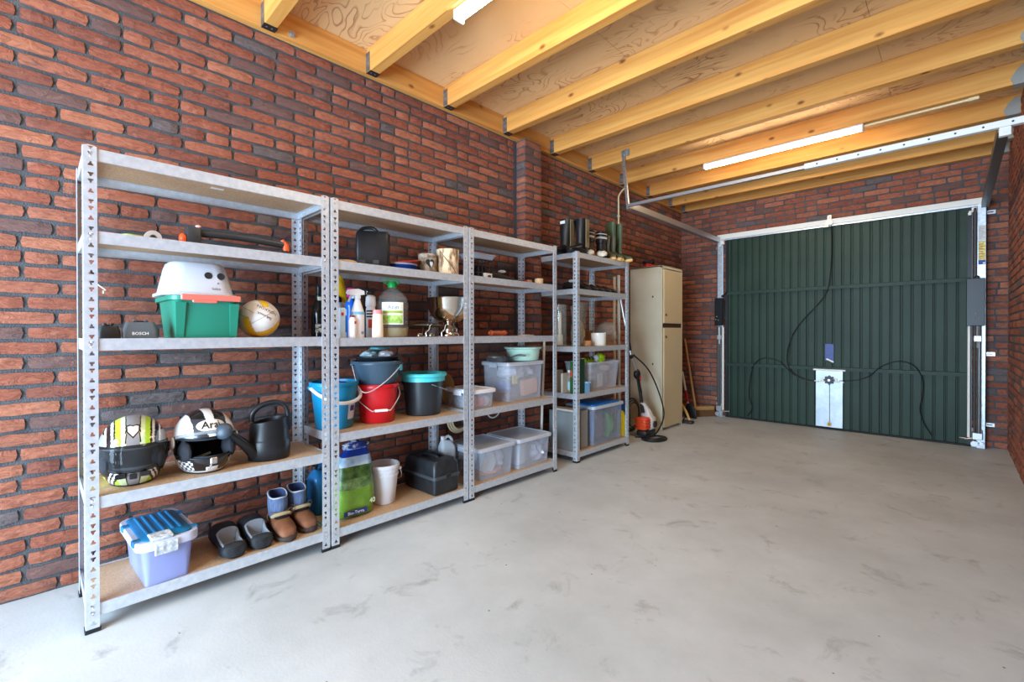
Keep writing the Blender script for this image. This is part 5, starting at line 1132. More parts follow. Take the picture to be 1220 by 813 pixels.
b = B(); b.tube([(-0.09, 0, 0.006), (0.05, 0, 0.006)], 0.006, 8); b.tube(curve([(0.05, 0, 0.006), (0.075, 0.014, 0.006), (0.09, 0, 0.006), (0.075, -0.014, 0.006), (0.05, 0, 0.006)], 5), 0.004, 6); one('steel_key', 'small steel spanner lying by the back post', 'tool', b, wire_m, (-2.42, 2.66, z3), R(92))
# fourth shelf
low = storage_box('storage_box', 'flat clear box with a white lid in front of the big box', (-2.455, 2.118, z4), R(92), 0.21, 0.285, 0.118, clear_pl, mat('lid_white', (226, 228, 234), 0.3), 0.01)
for i, (x, y, c_) in enumerate(((-0.06, -0.10, (206, 60, 90)), (-0.005, -0.105, (222, 110, 130)), (0.05, -0.10, (226, 224, 220)), (-0.04, 0.03, (60, 92, 140)), (0.04, 0.05, (40, 70, 120)))):
    b = blob((x, y, 0.045), (0.034, 0.03 if y < 0 else 0.06, 0.036), 51+i, 0.15, 2.2, flat=0.005); one('small_pouch', ('crimson', 'pink', 'white', 'steel blue', 'navy blue')[i]+' pouch inside the flat white lidded box', 'pouch', b, mat('pouch_%d' % i, c_, 0.6), (-2.455, 2.118, z4), R(92))
storage_box('storage_box', 'large clear box packed with bags, under the mint tub', (-2.505, 2.605, z4), R(90), 0.40, 0.29, 0.282, clear_pl, clear_lid, 0.014)
def sack(label, c, r, col, seed, loc, rz, cat='bag', amp=0.22, flat=None, rough=0.6, name='plastic_bag'):
    b = blob(c, r, seed, amp, 2.6, flat=flat); return one(name, label, cat, b, mat('sack_%d' % seed, col, rough), loc, R(rz))
Lb = (-2.505, 2.605, z4)
sack('blue cloth at the side of the large packed box', (-0.14, -0.03, 0.105), (0.034, 0.075, 0.045), (40, 104, 190), 61, Lb, 90, 'cloth', name='blue_cloth')
sack('crumpled white bag at the top of the large packed box', (-0.06, -0.02, 0.215), (0.10, 0.10, 0.055), (226, 228, 232), 62, Lb, 90, amp=0.35)
sack('crumpled grey bag under the lid of the large packed box', (0.10, 0.0, 0.215), (0.075, 0.10, 0.05), (196, 202, 210), 63, Lb, 90, amp=0.35)
b = B(); b.box((-0.005, -0.118, 0.03), (0.165, -0.08, 0.150), 0.006, M=Matrix.Rotation(R(-5), 4, 'Y')); one('salmon_carton', 'salmon coloured carton inside the large packed box', 'carton', b, mat('carton_salmon', (232, 176, 144), 0.7), Lb, R(90), smooth=False)
sack('slate blue bag in the corner of the large packed box', (-0.08, -0.06, 0.055), (0.06, 0.05, 0.05), (96, 108, 140), 64, Lb, 90, flat=0.006)
b = B(); b.box((-0.12, -0.122, 0.13), (-0.075, -0.100, 0.19), 0.003); one('yellow_packet', 'yellow packet inside the large packed box', 'packet', b, mat('packet_yellow', (226, 206, 110), 0.6), Lb, R(90), smooth=False)
t = thing('frying_pan', 'grey pan with a thin handle on the large packed box', 'pan', (-2.50, 2.435, z4+0.2985), R(90))
pm = mat('pan_grey', (108, 112, 116), 0.35, 0.5)
b = B(); b.lathe([(0.0, 0), (0.075, 0), (0.098, 0.030), (0.100, 0.031), (0.095, 0.030), (0.073, 0.004), (0.0, 0.004)], 36); obj('pan', b, pm, t, True)
b = B(); b.tube(curve([(0.06, -0.075, 0.028), (0.10, -0.11, 0.048), (0.15, -0.15, 0.045)], 5), 0.007, 8); obj('handle', b, pm, t, True)
t2 = thing('frying_pan', 'small grey pan turned upside down in the other pan', 'pan', (-2.51, 2.43, z4+0.2985+0.006), R(90))
b = B(); b.lathe([(0.074, 0.001), (0.068, 0.035), (0.03, 0.054), (0.0, 0.056)], 30); obj('pan', b, mat('pan_taupe', (130, 128, 122), 0.4, 0.4), t2, True)
t = thing('washing_up_tub', 'round mint green tub on the large packed box', 'tub', (-2.49, 2.705, z4+0.2985), R(90))
b = B(); b.lathe([(0.0, 0), (0.118, 0), (0.124, 0.006), (0.134, 0.085), (0.150, 0.094), (0.153, 0.104), (0.148, 0.106), (0.130, 0.100), (0.120, 0.01), (0.0, 0.008)], 40); obj('tub', b, mat('mint', (190, 226, 206), 0.35), t, True)
for s in (-1, 1):
    b = B(); b.box((s*0.15-0.012, -0.03, 0.092), (s*0.15+0.012, 0.03, 0.106), 0.005, 2); obj('grip', b, MATS['mint'], t, True)
b = B(); b.ball((0, 0, 0), (0.005, 0.085, 0.11), 20, 12); one('wooden_board', 'round edged wooden board leaning behind the flat white lidded box', 'board', b, mat('board_tan', (206, 160, 100), 0.6), (-2.64, 2.06, z4+0.111), R(90))
# coiled hoses hanging under the shelf
b = B(); c_ = PX(569, 496, -2.64); b_pts = lambda r, y0, z0: [(-2.64, y0+r*math.cos(2*PI*i/28), z0+r*math.sin(2*PI*i/28)) for i in range(28)]
for k, r in enumerate((0.10, 0.088, 0.076)): b.tube([Vector(p)+Vector((0.012*k, 0, 0)) for p in b_pts(r, 2.16, 0.475)], 0.0075, 6, closed=True)
one('cable_coil', 'cream cable coil hanging below the shelf behind the post', 'cable', b, mat('cable_cream', (222, 208, 168), 0.5), (0, 0, 0), 0)
b = B(); b.tube(b_pts(0.075, 2.52, 0.508), 0.0055, 6, closed=True); one('wire_loop', 'single white wire loop hanging above the clear boxes', 'cable', b, white_p, (0, 0, 0), 0)
# bottom shelf
ca = storage_box('storage_box', 'clear lidded box with a tilted white bowl, next to the toolbox', (-2.485, 2.252, z5), R(90), 0.345, 0.345, 0.215, clear_pl, clear_lid, 0.02)
cb = storage_box('storage_box', 'clear lidded box holding a stack of white bowls', (-2.485, 2.652, z5), R(90), 0.375, 0.345, 0.215, clear_pl, clear_lid, 0.02)
wb = mat('bowl_white', (236, 234, 228), 0.25)
bm_ = [(0.0, 0), (0.042, 0), (0.06, 0.012), (0.082, 0.040), (0.084, 0.042), (0.080, 0.040), (0.056, 0.016), (0.0, 0.008)]
for k in range(9):
    b = B(); b.lathe(bm_, 30); one('soup_bowl', 'white bowl in the stack inside the clear box', 'bowl', b, wb, (-2.435, 2.578, z5+0.006+k*0.0145), R(90), 'stack of white bowls')
b = B(); b.lathe(bm_, 30); one('soup_bowl', 'white bowl standing tilted in the clear box beside the toolbox', 'bowl', b, wb, (-2.42, 2.20, z5+0.105), rot=(R(72), R(12), R(84)))
sack('crumpled clear bag beside the stacked white bowls', (0.09, -0.06, 0.08), (0.075, 0.09, 0.07), (206, 210, 222), 65, (-2.485, 2.662, z5), 90, amp=0.4, flat=0.006)
sack('salmon cloth along the bottom of the clear box', (0.0, -0.05, 0.03), (0.125, 0.09, 0.026), (232, 150, 128), 66, (-2.485, 2.252, z5), 90, 'cloth', name='salmon_cloth', flat=0.006)
b = B(); b.box((-0.15, -0.13, 0.02), (-0.145, -0.02, 0.15), 0.001, M=Matrix.Rotation(R(18), 4, 'Y')); one('blue_sheet', 'pale blue plastic sheet leaning in the clear box', 'sheet', b, mat('sheet_blue', (160, 196, 220), 0.4), (-2.485, 2.265, z5), R(90), smooth=False)
sack('crumpled white bag in the clear box with the tilted bowl', (0.09, -0.02, 0.10), (0.07, 0.09, 0.07), (214, 218, 228), 67, (-2.485, 2.252, z5), 90, amp=0.35)
# white pole standing in the gap between the racks
b = B(); b.cyl((0, 0, 0), (0.06, -0.02, 1.05), 0.011, n=12); one('white_pole', 'thin white pole standing between the clear box rack and the boots rack', 'pole', b, white_p, (-2.60, 3.05, 0.001), 0)

# ------------------------------------------------------------------ rack with the boots
ZT = S4[0]-0.003+EPS; z2, z3, z4, z5 = S4[1]-0.003+EPS, S4[2]-0.003+EPS, S4[3]-0.003+EPS, S4[4]-0.003+EPS
def tall_boot(name, label, loc, rz, h, mats, L=.28, shaft=(0.052, 0.062), trim=None, group=None, toe=None, lean=0.0, sole=None, flare=0.10):
    """mats = shaft, foot"""
    t = thing(name, label, 'boot', loc, R(rz), group)
    b = B(); pr = [(0, .26, 1, 0), (.03, .38, 1, 0), (.3, .36, 1, 0), (.6, .46, 1, 0), (.85, .44, 1, 0), (.97, .28, 1, 0), (1, .14, 1, 0)]
    b.loft(foot_rings(L, .105, .028, pr)); obj('sole', b, sole or mat('sole_black', (16, 16, 17), 0.7), t, True, ang=60)
    b = B(); pr = [(.015, .24, .9, .02), (.05, .34, 1.0, .02), (.2, .38, 1.05, .02), (.42, .39, 1.0, .02), (.56, .42, .82, .02), (.72, .44, .68, .02), (.88, .40, .56, .02), (.96, .26, .44, .02), (.985, .14, .36, .022)]
    b.loft(foot_rings(L*.985, .102, .10, pr)); obj('foot', b, mats[1], t, True, ang=70)
    b = B(); rr = []; n = 24
    cy = L*.5-L*.245
    for k, (zz, s) in enumerate(((.05, .95), (.10, .92), (.16, .90), (h*.6, 1.0), (h*.85, 1.0+.55*flare), (h, 1.0+flare), (h, .92+flare), (h*.6, .90), (.16, .8))):
        rr.append([(shaft[0]*s*math.cos(2*PI*i/n), cy+lean*(zz/h)**2+shaft[1]*s*math.sin(2*PI*i/n), zz) for i in range(n)])
    b.loft(rr); obj('shaft', b, mats[0], t, True)
    if trim:
        for zz, m_ in trim:
            s = 1.0+0.10*max(0, (zz/h-.6)/.4)+0.012
            b = B(); b.tube([(shaft[0]*s*math.cos(2*PI*i/n), cy+lean*(zz/h)**2+shaft[1]*s*math.sin(2*PI*i/n), zz+0.003*math.sin(4*PI*i/n)) for i in range(n)], 0.004, 6, closed=True); obj('trim_band', b, m_, t, True)
    return t
bk, bk2 = mat('boot_black', (26, 26, 28), 0.42), mat('boot_black_foot', (30, 31, 33), 0.35)
t = tall_boot('motorcycle_boot', 'black motorcycle boot with a white label', (-2.505, 3.225, ZT), 2, .33, (bk, bk2), .29, (0.062, 0.072), None, 'pair of black motorcycle boots', lean=0.045, flare=0.28)
b = B(); b.box((-0.030, 0.021, 0.285), (0.022, 0.025, 0.312), 0.001); obj('label', b, mat('label_cloth', (220, 218, 212), 0.7), t)
tm_ = mat('boot_tan', (128, 112, 78), 0.7)
b = B(); b.box((0.062, 0.04, 0.06), (0.070, 0.10, 0.32), 0.003); obj('stretch_panel', b, tm_, t)
t = tall_boot('motorcycle_boot', 'black motorcycle boot with tan stretch panel beside the snow boots', (-2.37, 3.275, ZT), 6, .32, (bk, bk2), .29, (0.050, 0.060), None, 'pair of black motorcycle boots', lean=0.02)
b = B(); b.box((0.058, 0.04, 0.06), (0.066, 0.10, 0.31), 0.003); obj('stretch_panel', b, tm_, t)
wt = mat('boot_offwhite', (222, 212, 190), 0.5)
for i, (x, y, rz) in enumerate(((-2.43, 3.535, 36), (-2.385, 3.68, 36))):
    t = tall_boot('snow_boot', ('black snow boot with white toe and stripes beside the motorcycle boots', 'black snow boot with white toe and stripes beside the short wellingtons')[i], (x, y, ZT), rz, .27, (bk, bk2), .25, (0.050, 0.058), [(.215, white_p), (.245, white_p), (.205, white_p)], 'pair of black and white snow boots')
    b = B(); pr = [(.50, .43, .84, .01), (.60, .46, .84, .01), (.74, .48, .74, .01), (.90, .44, .62, .01), (.975, .30, .5, .01), (1.0, .16, .40, .012)]
    b.loft(foot_rings(.262, .105, .10, pr)); obj('toe_cap', b, wt, t, True, ang=70)
    b = B(); b.ball((0.0, -0.062, 0.083), (0.018, 0.016, 0.01), 12, 8); obj('lace_eye', b, blackp, t, True)
og_ = mat('welly_green', (74, 88, 58), 0.4); og2 = mat('welly_olive', (82, 80, 60), 0.45); gum = mat('gum_sole', (226, 178, 110), 0.6)
for i, (x, y) in enumerate(((-2.375, 3.80), (-2.36, 3.88))):
    tall_boot('wellington_boot', ('short olive wellington boot with gum sole beside the snow boots', 'short olive wellington boot with gum sole beside the tall green pair')[i], (x, y, ZT), 62, .245, (og2, og2), .19, (0.030, 0.042), None, 'short olive wellingtons', sole=gum).scale = (0.8, 1, 1)
for i, (x, y) in enumerate(((-2.405, 3.945), (-2.365, 4.02))):
    tall_boot('wellington_boot', ('tall green wellington boot with gum sole beside the short pair', 'tall green wellington boot with gum sole nearest the locker')[i], (x, y, ZT), (66, 70)[i], (.405, .395)[i], (og_, og_), .27, ((0.043, 0.068), (0.034, 0.06))[i], None, 'tall green wellingtons', sole=gum).scale = (0.82, 1, 1)
# second shelf: row of black shoes
for i, (y, rz) in enumerate(((3.285, 60), (3.42, 86), (3.535, 92), (3.64, 88), (3.745, 91), (3.85, 90))):
    lowshoe(('black shoe with pale tongue beside the front corner post', 'black shoe, second in the row on the boots rack', 'black shoe, third in the row on the boots rack', 'black shoe, fourth in the row on the boots rack', 'black shoe, fifth in the row on the boots rack', 'black shoe ending the row on the boots rack')[i], (-2.45, y, z2), rz, .25, (24, 23, 24) if i else (25, 25, 27), 'row of black shoes', MATS['tongue_white'] if i == 0 else None)
# third shelf: vases
def vase(label, loc, prof, m=glass_m, cat='vase', name='glass_vase', rot=None, n=36, th=0.003):
    outer = list(prof); inner = [(max(r-th, 0.0), z) for r, z in reversed(prof[1:])]
    b = B(); b.lathe(outer+inner+[(0.0, prof[0][1]+0.008)], n); return one(name, label, cat, b, m, loc, R(90), rot=rot)
vase('tall straight glass cylinder vase beside the pilaster', (-2.56, 3.27, z3), [(0.0, 0), (0.062, 0), (0.064, 0.004), (0.064, 0.375)])
b = B(); b.lathe([(0.0, 0.01), (0.030, 0.01), (0.030, 0.10), (0.018, 0.108), (0.016, 0.30), (0.0, 0.305)], 18); one('white_candle', 'white candle inside the tall glass cylinder vase', 'candle', b, mat('wax', (226, 220, 206), 0.6), (-2.56, 3.27, z3))
vase('narrow waisted glass vase in front of the cylinder vase', (-2.39, 3.305, z3), [(0.0, 0), (0.048, 0), (0.052, 0.006), (0.060, 0.10), (0.050, 0.22), (0.062, 0.355)])
vase('tall flared glass vase holding dried grass', (-2.50, 3.50, z3), [(0.0, 0), (0.055, 0), (0.058, 0.006), (0.052, 0.15), (0.058, 0.26), (0.078, 0.40)])
b = blob((0, 0, 0.12), (0.040, 0.040, 0.105), 71, 0.3, 3); one('dried_grass', 'tuft of straw coloured dried grass in the flared vase', 'dried grass', b, mat('straw', (196, 160, 90), 0.9), (-2.50, 3.50, z3))
vase('slim glass vase behind the straw filled vase', (-2.61, 3.60, z3), [(0.0, 0), (0.036, 0), (0.038, 0.004), (0.038, 0.38)])
b = B(); b.lathe([(0.0, 0), (0.034, 0), (0.038, 0.01), (0.036, 0.045), (0.030, 0.05), (0.0, 0.05)], 22); one('cork_candle', 'low tan candle in front of the flared vase', 'candle', b, mat('tan_wax', (190, 140, 96), 0.6), (-2.37, 3.425, z3))
t = thing('ceramic_pot', 'white cylindrical ceramic pot at the front of the vase shelf', 'pot', (-2.375, 3.615, z3), R(90))
b = B(); b.lathe([(0.0, 0), (0.064, 0), (0.068, 0.005), (0.070, 0.118), (0.067, 0.119), (0.064, 0.01), (0.0, 0.01)], 36); obj('pot', b, mat('ceramic_white', (226, 222, 210), 0.12), t, True)
vase('round glass bowl lying on its side near the locker', (-2.45, 3.86, z3+0.118), [(0.0, -0.112), (0.04, -0.108), (0.085, -0.076), (0.112, -0.02), (0.112, 0.03), (0.088, 0.078), (0.078, 0.095)], cat='bowl', name='glass_bowl', rot=(R(74), 0, R(118)))
b = B(); b.cyl((0, 0, 0), (0, 0, 0.14), 0.058, 0.058, 28); one('storage_jar', 'brown tinted glass jar behind the white ceramic pot', 'jar', b, mat('jar_brown', (170, 120, 80), 0.08, frost=(0.4, (220, 180, 140))), (-2.575, 3.715, z3))
# fourth shelf: books and cartons at the open side, clear bin
bks = [((14, 58, 44), 0.035, 0.30, 0.20, 'dark green book standing at the open side of the boots rack'), ((34, 88, 36), 0.028, 0.28, 0.21, 'leaf green book with a red picture, beside the dark green one'), ((206, 196, 176), 0.02, 0.17, 0.24, 'cream magazine standing beside the green books'), ((150, 140, 124), 0.03, 0.19, 0.24, 'taupe folder standing beside the cream magazine')]
xx = [(-2.330, 3.270), (-2.368, 3.268), (-2.47, 3.268), (-2.56, 3.268)]
for i, (c_, th, h, w, lab) in enumerate(bks):
    t = thing('book', lab, 'book', (xx[i][0], xx[i][1], z4), R(0), 'books on the boots rack')
    b = B(); b.box((-th/2, -0.085, 0), (th/2, 0.035, h), 0.002); obj('cover', b, mat('book_%d' % i, c_, 0.5), t)
    b = B(); b.box((-th/2+0.003, -0.080, h-0.001), (th/2-0.003, 0.034, h+0.001)); obj('pages', b, mat('pages', (226, 220, 206), 0.8), t)
    if i < 2:
        b = B(); b.box((-th/2+0.004, -0.087, h*.52), (th/2-0.004, -0.0845, h*.72), 0.001); obj('spine_picture', b, mat('spine_%d' % i, ((200, 206, 196), (206, 70, 50))[i], 0.5), t)
t = bottle('water_bottle', 'small clear bottle with pale blue label beside the green books', (-2.418, 3.225, z4), [(0.0, 0), (0.024, 0), (0.026, 0.005), (0.026, 0.12), (0.012, 0.16), (0.012, 0.185), (0.0, 0.186)], pet, (('cap', [(0.0, 0.18), (0.014, 0.18), (0.014, 0.20), (0.0, 0.20)], white_pl),)); wraplabel(t, 'paper_label', 0.0266, 0.03, 0.10, -80, 80, mat('label_ice2', (160, 204, 224), 0.5))
t = thing('blue_carton', 'small light blue carton in front of the clear bin', 'carton', (-2.335, 3.345, z4), R(84))
b = B(); b.box((-0.032, -0.025, 0), (0.032, 0.025, 0.095), 0.002); obj('carton', b, mat('carton_blue', (110, 166, 206), 0.6), t); b = B(); b.box((-0.030, -0.0265, 0.09), (0.030, 0.0, 0.10), 0.002, M=Matrix.Rotation(R(10), 4, 'X')); obj('flap', b, mat('carton_pale', (150, 190, 220), 0.6), t)
storage_box('storage_box', 'open clear plastic bin filled with grey things and neon gloves', (-2.47, 3.655, z4), R(90), 0.50, 0.30, 0.262, clear_pl, None, 0.03)
Lc = (-2.47, 3.655, z4)
sack('grey bundle filling the open clear bin', (0.04, 0.0, 0.115), (0.14, 0.10, 0.11), (120, 122, 126), 72, Lc, 90, 'cloth', name='grey_bundle', flat=0.006)
sack('pale pink bundle near the top of the open clear bin', (0.10, -0.06, 0.19), (0.075, 0.05, 0.03), (206, 176, 170), 73, Lc, 90, 'cloth', name='pink_bundle')
b = B(); b.box((-0.085, -0.120, 0.03), (-0.01, -0.108, 0.15), 0.002); one('card', 'beige card behind the wall of the open clear bin', 'card', b, mat('card_beige', (196, 176, 152), 0.7), Lc, R(90), smooth=False)
neon = mat('neon_green', (176, 220, 20), 0.7)
b = blob((-0.10, 0.0, 0.262), (0.105, 0.05, 0.034), 74, 0.2, 2.2)
t = thing('work_glove', 'neon green work glove with dark stripes on the open clear bin', 'glove', Lc, R(90)); obj('palm', b, neon, t, True)
for k in range(3):
    b = B(); b.tube(curve([(-0.15+k*0.05, -0.045, 0.27), (-0.13+k*0.05, -0.02, 0.298), (-0.10+k*0.05, 0.02, 0.296)], 4), 0.005, 6); obj('stripe', b, blackp, t, True)
t = thing('work_glove', 'neon green glove with a white cuff beside the striped glove', 'glove', Lc, R(90))
b = blob((0.075, -0.03, 0.285), (0.060, 0.045, 0.045), 75, 0.3, 2.6); obj('palm', b, neon, t, True); b = blob((0.015, -0.03, 0.285), (0.028, 0.032, 0.032), 76, 0.2, 2.4); obj('cuff', b, white_pl, t, True)
# bottom shelf: boards and blue lidded box
gp = mat('panel_grey', (146, 146, 142), 0.5, 0.2)
for i, (x0, x1, y0, y1, h, m_, lab) in enumerate(((-2.63, -2.35, 3.205, 3.216, 0.33, mat('panel_steel', (156, 166, 168), 0.4, 0.4), 'grey metal panel standing at the open side of the boots rack'), (-2.60, -2.335, 3.245, 3.257, 0.345, mat('panel_white', (222, 220, 212), 0.6), 'white board standing behind the grey metal panel'), (-2.63, -2.345, 3.30, 3.40, 0.335, gp, 'taupe grey box file standing against the blue lidded box'), (-2.62, -2.36, 3.262, 3.29, 0.36, mat('panel_card', (150, 116, 84), 0.8), 'brown cardboard folder between the white board and the box file'))):
    b = B(); b.box((x0, y0, 0), (x1, y1, h), 0.003); one('board_panel', lab, 'panel', b, m_, (0, 0, z5), 0, smooth=False)
t = storage_box('storage_box', 'clear box with a bright blue lid on the bottom shelf beside the locker', (-2.47, 3.70, z5), R(90), 0.50, 0.31, 0.345, mat('clear_grey', (206, 216, 228), 0.25, frost=(0.22, (240, 244, 250))), mat('lid_pale', (196, 206, 216), 0.3, frost=(0.8, (230, 234, 240))), 0.02)
b = B(); b.loft([rrect(.46, .27, .03, .356), rrect(.46, .27, .03, .368), rrect(.44, .25, .03, .372)]); obj('lid_inset', b, mat('blue_inset', (24, 120, 206), 0.35), t, True)
Ld = (-2.47, 3.70, z5)
sack('maroon bag inside the bright blue lidded box', (-0.06, -0.05, 0.15), (0.07, 0.07, 0.13), (110, 50, 56), 77, Ld, 90, flat=0.006)
sack('green bag inside the bright blue lidded box', (0.12, -0.05, 0.14), (0.075, 0.07, 0.13), (110, 170, 70), 78, Ld, 90, flat=0.006)
sack('blue roll in the corner of the bright blue lidded box', (-0.19, -0.08, 0.16), (0.030, 0.035, 0.15), (40, 90, 170), 79, Ld, 90, 'roll', name='blue_roll', amp=0.08, flat=0.006)
# ------------------------------------------------------------------ locker and the tools around it
lk = mat('locker_cream', (206, 198, 172), 0.45, c2=(198, 188, 160), scale=3); lkd = mat('locker_door', (204, 186, 148), 0.45)
t = thing('steel_locker', 'cream two door steel locker beside the boots rack', 'locker', (-2.37, 4.885, 0), R(90))
LW, LD, LH = 0.54, 0.40, 1.87
b = B(); b.box((0, 0.012, 0.0), (0.016, LD, LH), 0.003); b.box((LW-0.016, 0.012, 0), (LW, LD, LH), 0.003); b.box((0, 0.012, LH-0.018), (LW, LD, LH), 0.003); b.box((0.002, LD-0.014, 0), (LW-0.002, LD, LH-0.002)); b.box((0.002, 0.03, 0.0), (LW-0.002, LD, 0.04)); b.box((0.002, 0.02, 1.175), (LW-0.002, LD, 1.20))
b.box((0, 0.0, 0), (0.022, 0.02, LH), 0.003); b.box((LW-0.016, 0.0, 0), (LW, 0.02, LH), 0.003); b.box((0, 0, LH-0.03), (LW, 0.02, LH), 0.003); obj('carcass', b, lk, t)
for z0, z1, nm in ((1.215, 1.83, 'upper'), (0.03, 1.165, 'lower')):
    b = B(); b.box((0.035, -0.010, z0), (LW-0.022, 0.010, z1), 0.004); d = obj('door', b, lkd, t)
    zl = z0+0.10 if nm == 'upper' else z1-0.10
    b = B(); b.cyl((0.075, -0.016, zl), (0.075, -0.008, zl), 0.012, n=16); b.box((0.068, -0.024, zl-0.018), (0.082, -0.012, zl+0.004), 0.002); obj('lock', b, mat('lock_bronze', (110, 92, 62), 0.4, 0.6), d, True)
b = B(); b.box((0.024, 0.006, 1.165), (LW-0.018, 0.018, 1.215)); obj('gap_shadow_panel', b, mat('locker_gap_shade', (64, 46, 34), 0.7), t)  # dark strip painted in for the shade in the gap between the doors
for y, z in ((0.11, 1.52), (0.11, 0.75)):
    b = B(); b.ball((-0.001, y, z), (0.002, 0.010, 0.012), 10, 8); obj('rivet_hole', b, mat('rivet_dark', (50, 48, 44), 0.5), t, True)
# red and black thing on the locker
t = thing('hedge_trimmer', 'red and black long handled tool lying on top of the locker', 'tool', (-2.60, 4.93, LH+0.002), R(90))
b = B(); b.tube([(-0.02, 0.0, 0.05), (0.16, 0.0, 0.085)], 0.022, 10); b.ball((0.185, 0, 0.085), (0.045, 0.03, 0.036), 14, 10); obj('grip', b, blackp, t, True)
b = B(); b.box((0.0, -0.035, 0.001), (0.30, 0.035, 0.045), 0.012, 2); obj('motor_body', b, mat('tool_red', (176, 30, 28), 0.4), t, True)
# strimmer leaning between rack and locker
t = thing('brush_cutter', 'white and orange brush cutter leaning engine down against the locker', 'strimmer', (0, 0, 0), 0)
E0 = Vector((-2.40, 4.44, 0.0)); top = PX(738, 345, -2.55)
def ax(k): return E0.lerp(top, k)
shaft = lambda u, v, X: PX(u, v, X)
p0, p1, p2, p3, p4 = PX(766, 492, -2.40), PX(763, 468, -2.42), PX(759, 446, -2.44), PX(752, 425, -2.46), PX(739, 355, -2.55)
og3 = mat('engine_orange', (226, 78, 36), 0.4); wh3 = mat('engine_white', (222, 218, 210), 0.4)
e = PX(770, 505, -2.40)
b = B(); b.box((e.x-0.07, e.y-0.03, 0.06), (e.x+0.07, e.y+0.10, 0.20), 0.025, 3); b.loft([rrect(.13, .11, .03, .18, cx=e.x, cy=e.y+.03), rrect(.09, .08, .025, .27, cx=e.x, cy=e.y), rrect(.05, .05, .02, .36, cx=p0.x, cy=p0.y-.01)]); obj('engine_cowl', b, wh3, t, True)
b = B(); b.box((e.x-0.06, e.y-0.14, 0.07), (e.x+0.065, e.y-0.02, 0.205), 0.02, 2)
for k in range(4): b.box((e.x-0.065, e.y-0.145, 0.085+k*0.03), (e.x+0.07, e.y-0.03, 0.098+k*0.03), 0.003)
obj('starter_cover', b, og3, t, True)
b = B(); b.box((e.x-0.06, e.y-0.12, 0.003), (e.x+0.06, e.y+0.11, 0.065), 0.02, 2); b.cyl((e.x+0.065, e.y+0.05, 0.12), (e.x+0.085, e.y+0.05, 0.12), 0.035, n=16); obj('fuel_tank', b, mat('tank_dark', (50, 46, 44), 0.5), t, True)
b = B(); b.tube([p0, p1], 0.017, 10); b.tube([p1-Vector((0, 0.015, 0)), p2-Vector((0, 0.012, 0))], 0.012, 8); b.tube([p1+Vector((0, 0.015, 0)), p2+Vector((0, 0.012, 0))], 0.012, 8); b.ball(p2, (0.035, 0.045, 0.055), 14, 10); obj('control_handle', b, blackp, t, True)
b = B(); b.ball(p2+Vector((0.02, 0.04, -0.05)), (0.01, 0.012, 0.03), 8, 6); obj('throttle', b, mat('throttle_red', (196, 50, 36), 0.4), t, True)
b = B(); b.tube([p2, p3], 0.0135, 10); b.tube([p3, p4], [0.0135, 0.0135], 10); obj('drive_tube', b, wire_m, t, True)
q = p3.lerp(p4, 0.10); q2 = p3.lerp(p4, 0.52); b = B(); b.tube([q, q2], 0.018, 10); obj('foam_sleeve', b, blackp, t, True)
b = B(); b.tube([p3+Vector((0, -0.10, 0.0)), p3, p3+Vector((0.0, 0.06, 0.01))], 0.014, 8); b.ball(p3, 0.024, 10, 8); obj('loop_clamp', b, blackp, t, True)
b = B(); b.tube(curve([p3+Vector((0, 0.06, 0.01)), PX(772, 440, -2.40), PX(784, 465, -2.34), PX(791, 492, -2.31), PX(786, 510, -2.29), PX(778, 519, -2.28), PX(765, 521, -2.30), PX(757, 521, -2.33)], 6), 0.008, 8); obj('harness_cable', b, blackp, t, True)
# garden tools in the gap
b = B(); a_, c_ = Vector((-2.62, 4.30, 0.001)), PX(732, 330, -2.62); b.tube([a_, c_], 0.014, 10); one('wooden_pole', 'worn wooden pole standing in the gap beside the locker', 'pole', b, mat('handle_wood', (206, 180, 140), 0.65), (0, 0, 0), 0)
b = B(); a_, c_ = Vector((-2.60, 4.36, 0.001)), PX(737, 328, -2.60); b.tube([a_, c_], 0.016, 10); one('painted_pole', 'grey painted pole leaning behind the brush cutter', 'pole', b, mat('handle_grey', (196, 192, 180), 0.6), (0, 0, 0), 0)
t = thing('watering_lance', 'yellow pressure sprayer with a blue head on the floor by the rack', 'sprayer', (-2.43, 4.105, 0.001), R(90))
b = B(); b.loft([rrect(.075, .09, .02, 0), rrect(.08, .10, .025, .02), rrect(.075, .09, .025, .24), rrect(.05, .06, .02, .30), rrect(.03, .035, .012, .33)]); obj('tank', b, mat('tank_yellow', (236, 206, 20), 0.4), t, True)
b = B(); b.box((-0.025, -0.03, 0.325), (0.025, 0.03, 0.42), 0.008, 2); obj('pump_head', b, mat('pump_blue', (20, 70, 150), 0.4), t, True)
b = B(); b.tube(curve([(0.025, -0.03, 0.38), (0.06, -0.04, 0.40), (0.075, -0.045, 0.25), (0.07, -0.04, 0.08), (0.065, -0.03, 0.012)], 6), 0.007, 8); obj('hose', b, blackp, t, True)
b = B()
for k, r in enumerate((0.17, 0.15, 0.13)): b.tube([(0.0+0.012*k, r*math.cos(2*PI*i/30), 0.19+r*1.05*math.sin(2*PI*i/30)) for i in range(30)], 0.010, 6, closed=True)
one('hose_coil', 'black hose coil leaning upright behind the brush cutter', 'hose', b, blackp, (-2.60, 4.62, 0.003), R(0))
b = B()
for k in range(3): b.tube([((0.15-0.03*k)*math.cos(2*PI*i/30)*0.75, (0.15-0.03*k)*math.sin(2*PI*i/30), 0.010+0.006*k) for i in range(30)], 0.009, 6, closed=True)
one('floor_cable', 'black cable coiled flat on the floor in front of the brush cutter', 'cable', b, blackp, (-2.235, 4.44, 0.001), R(0))
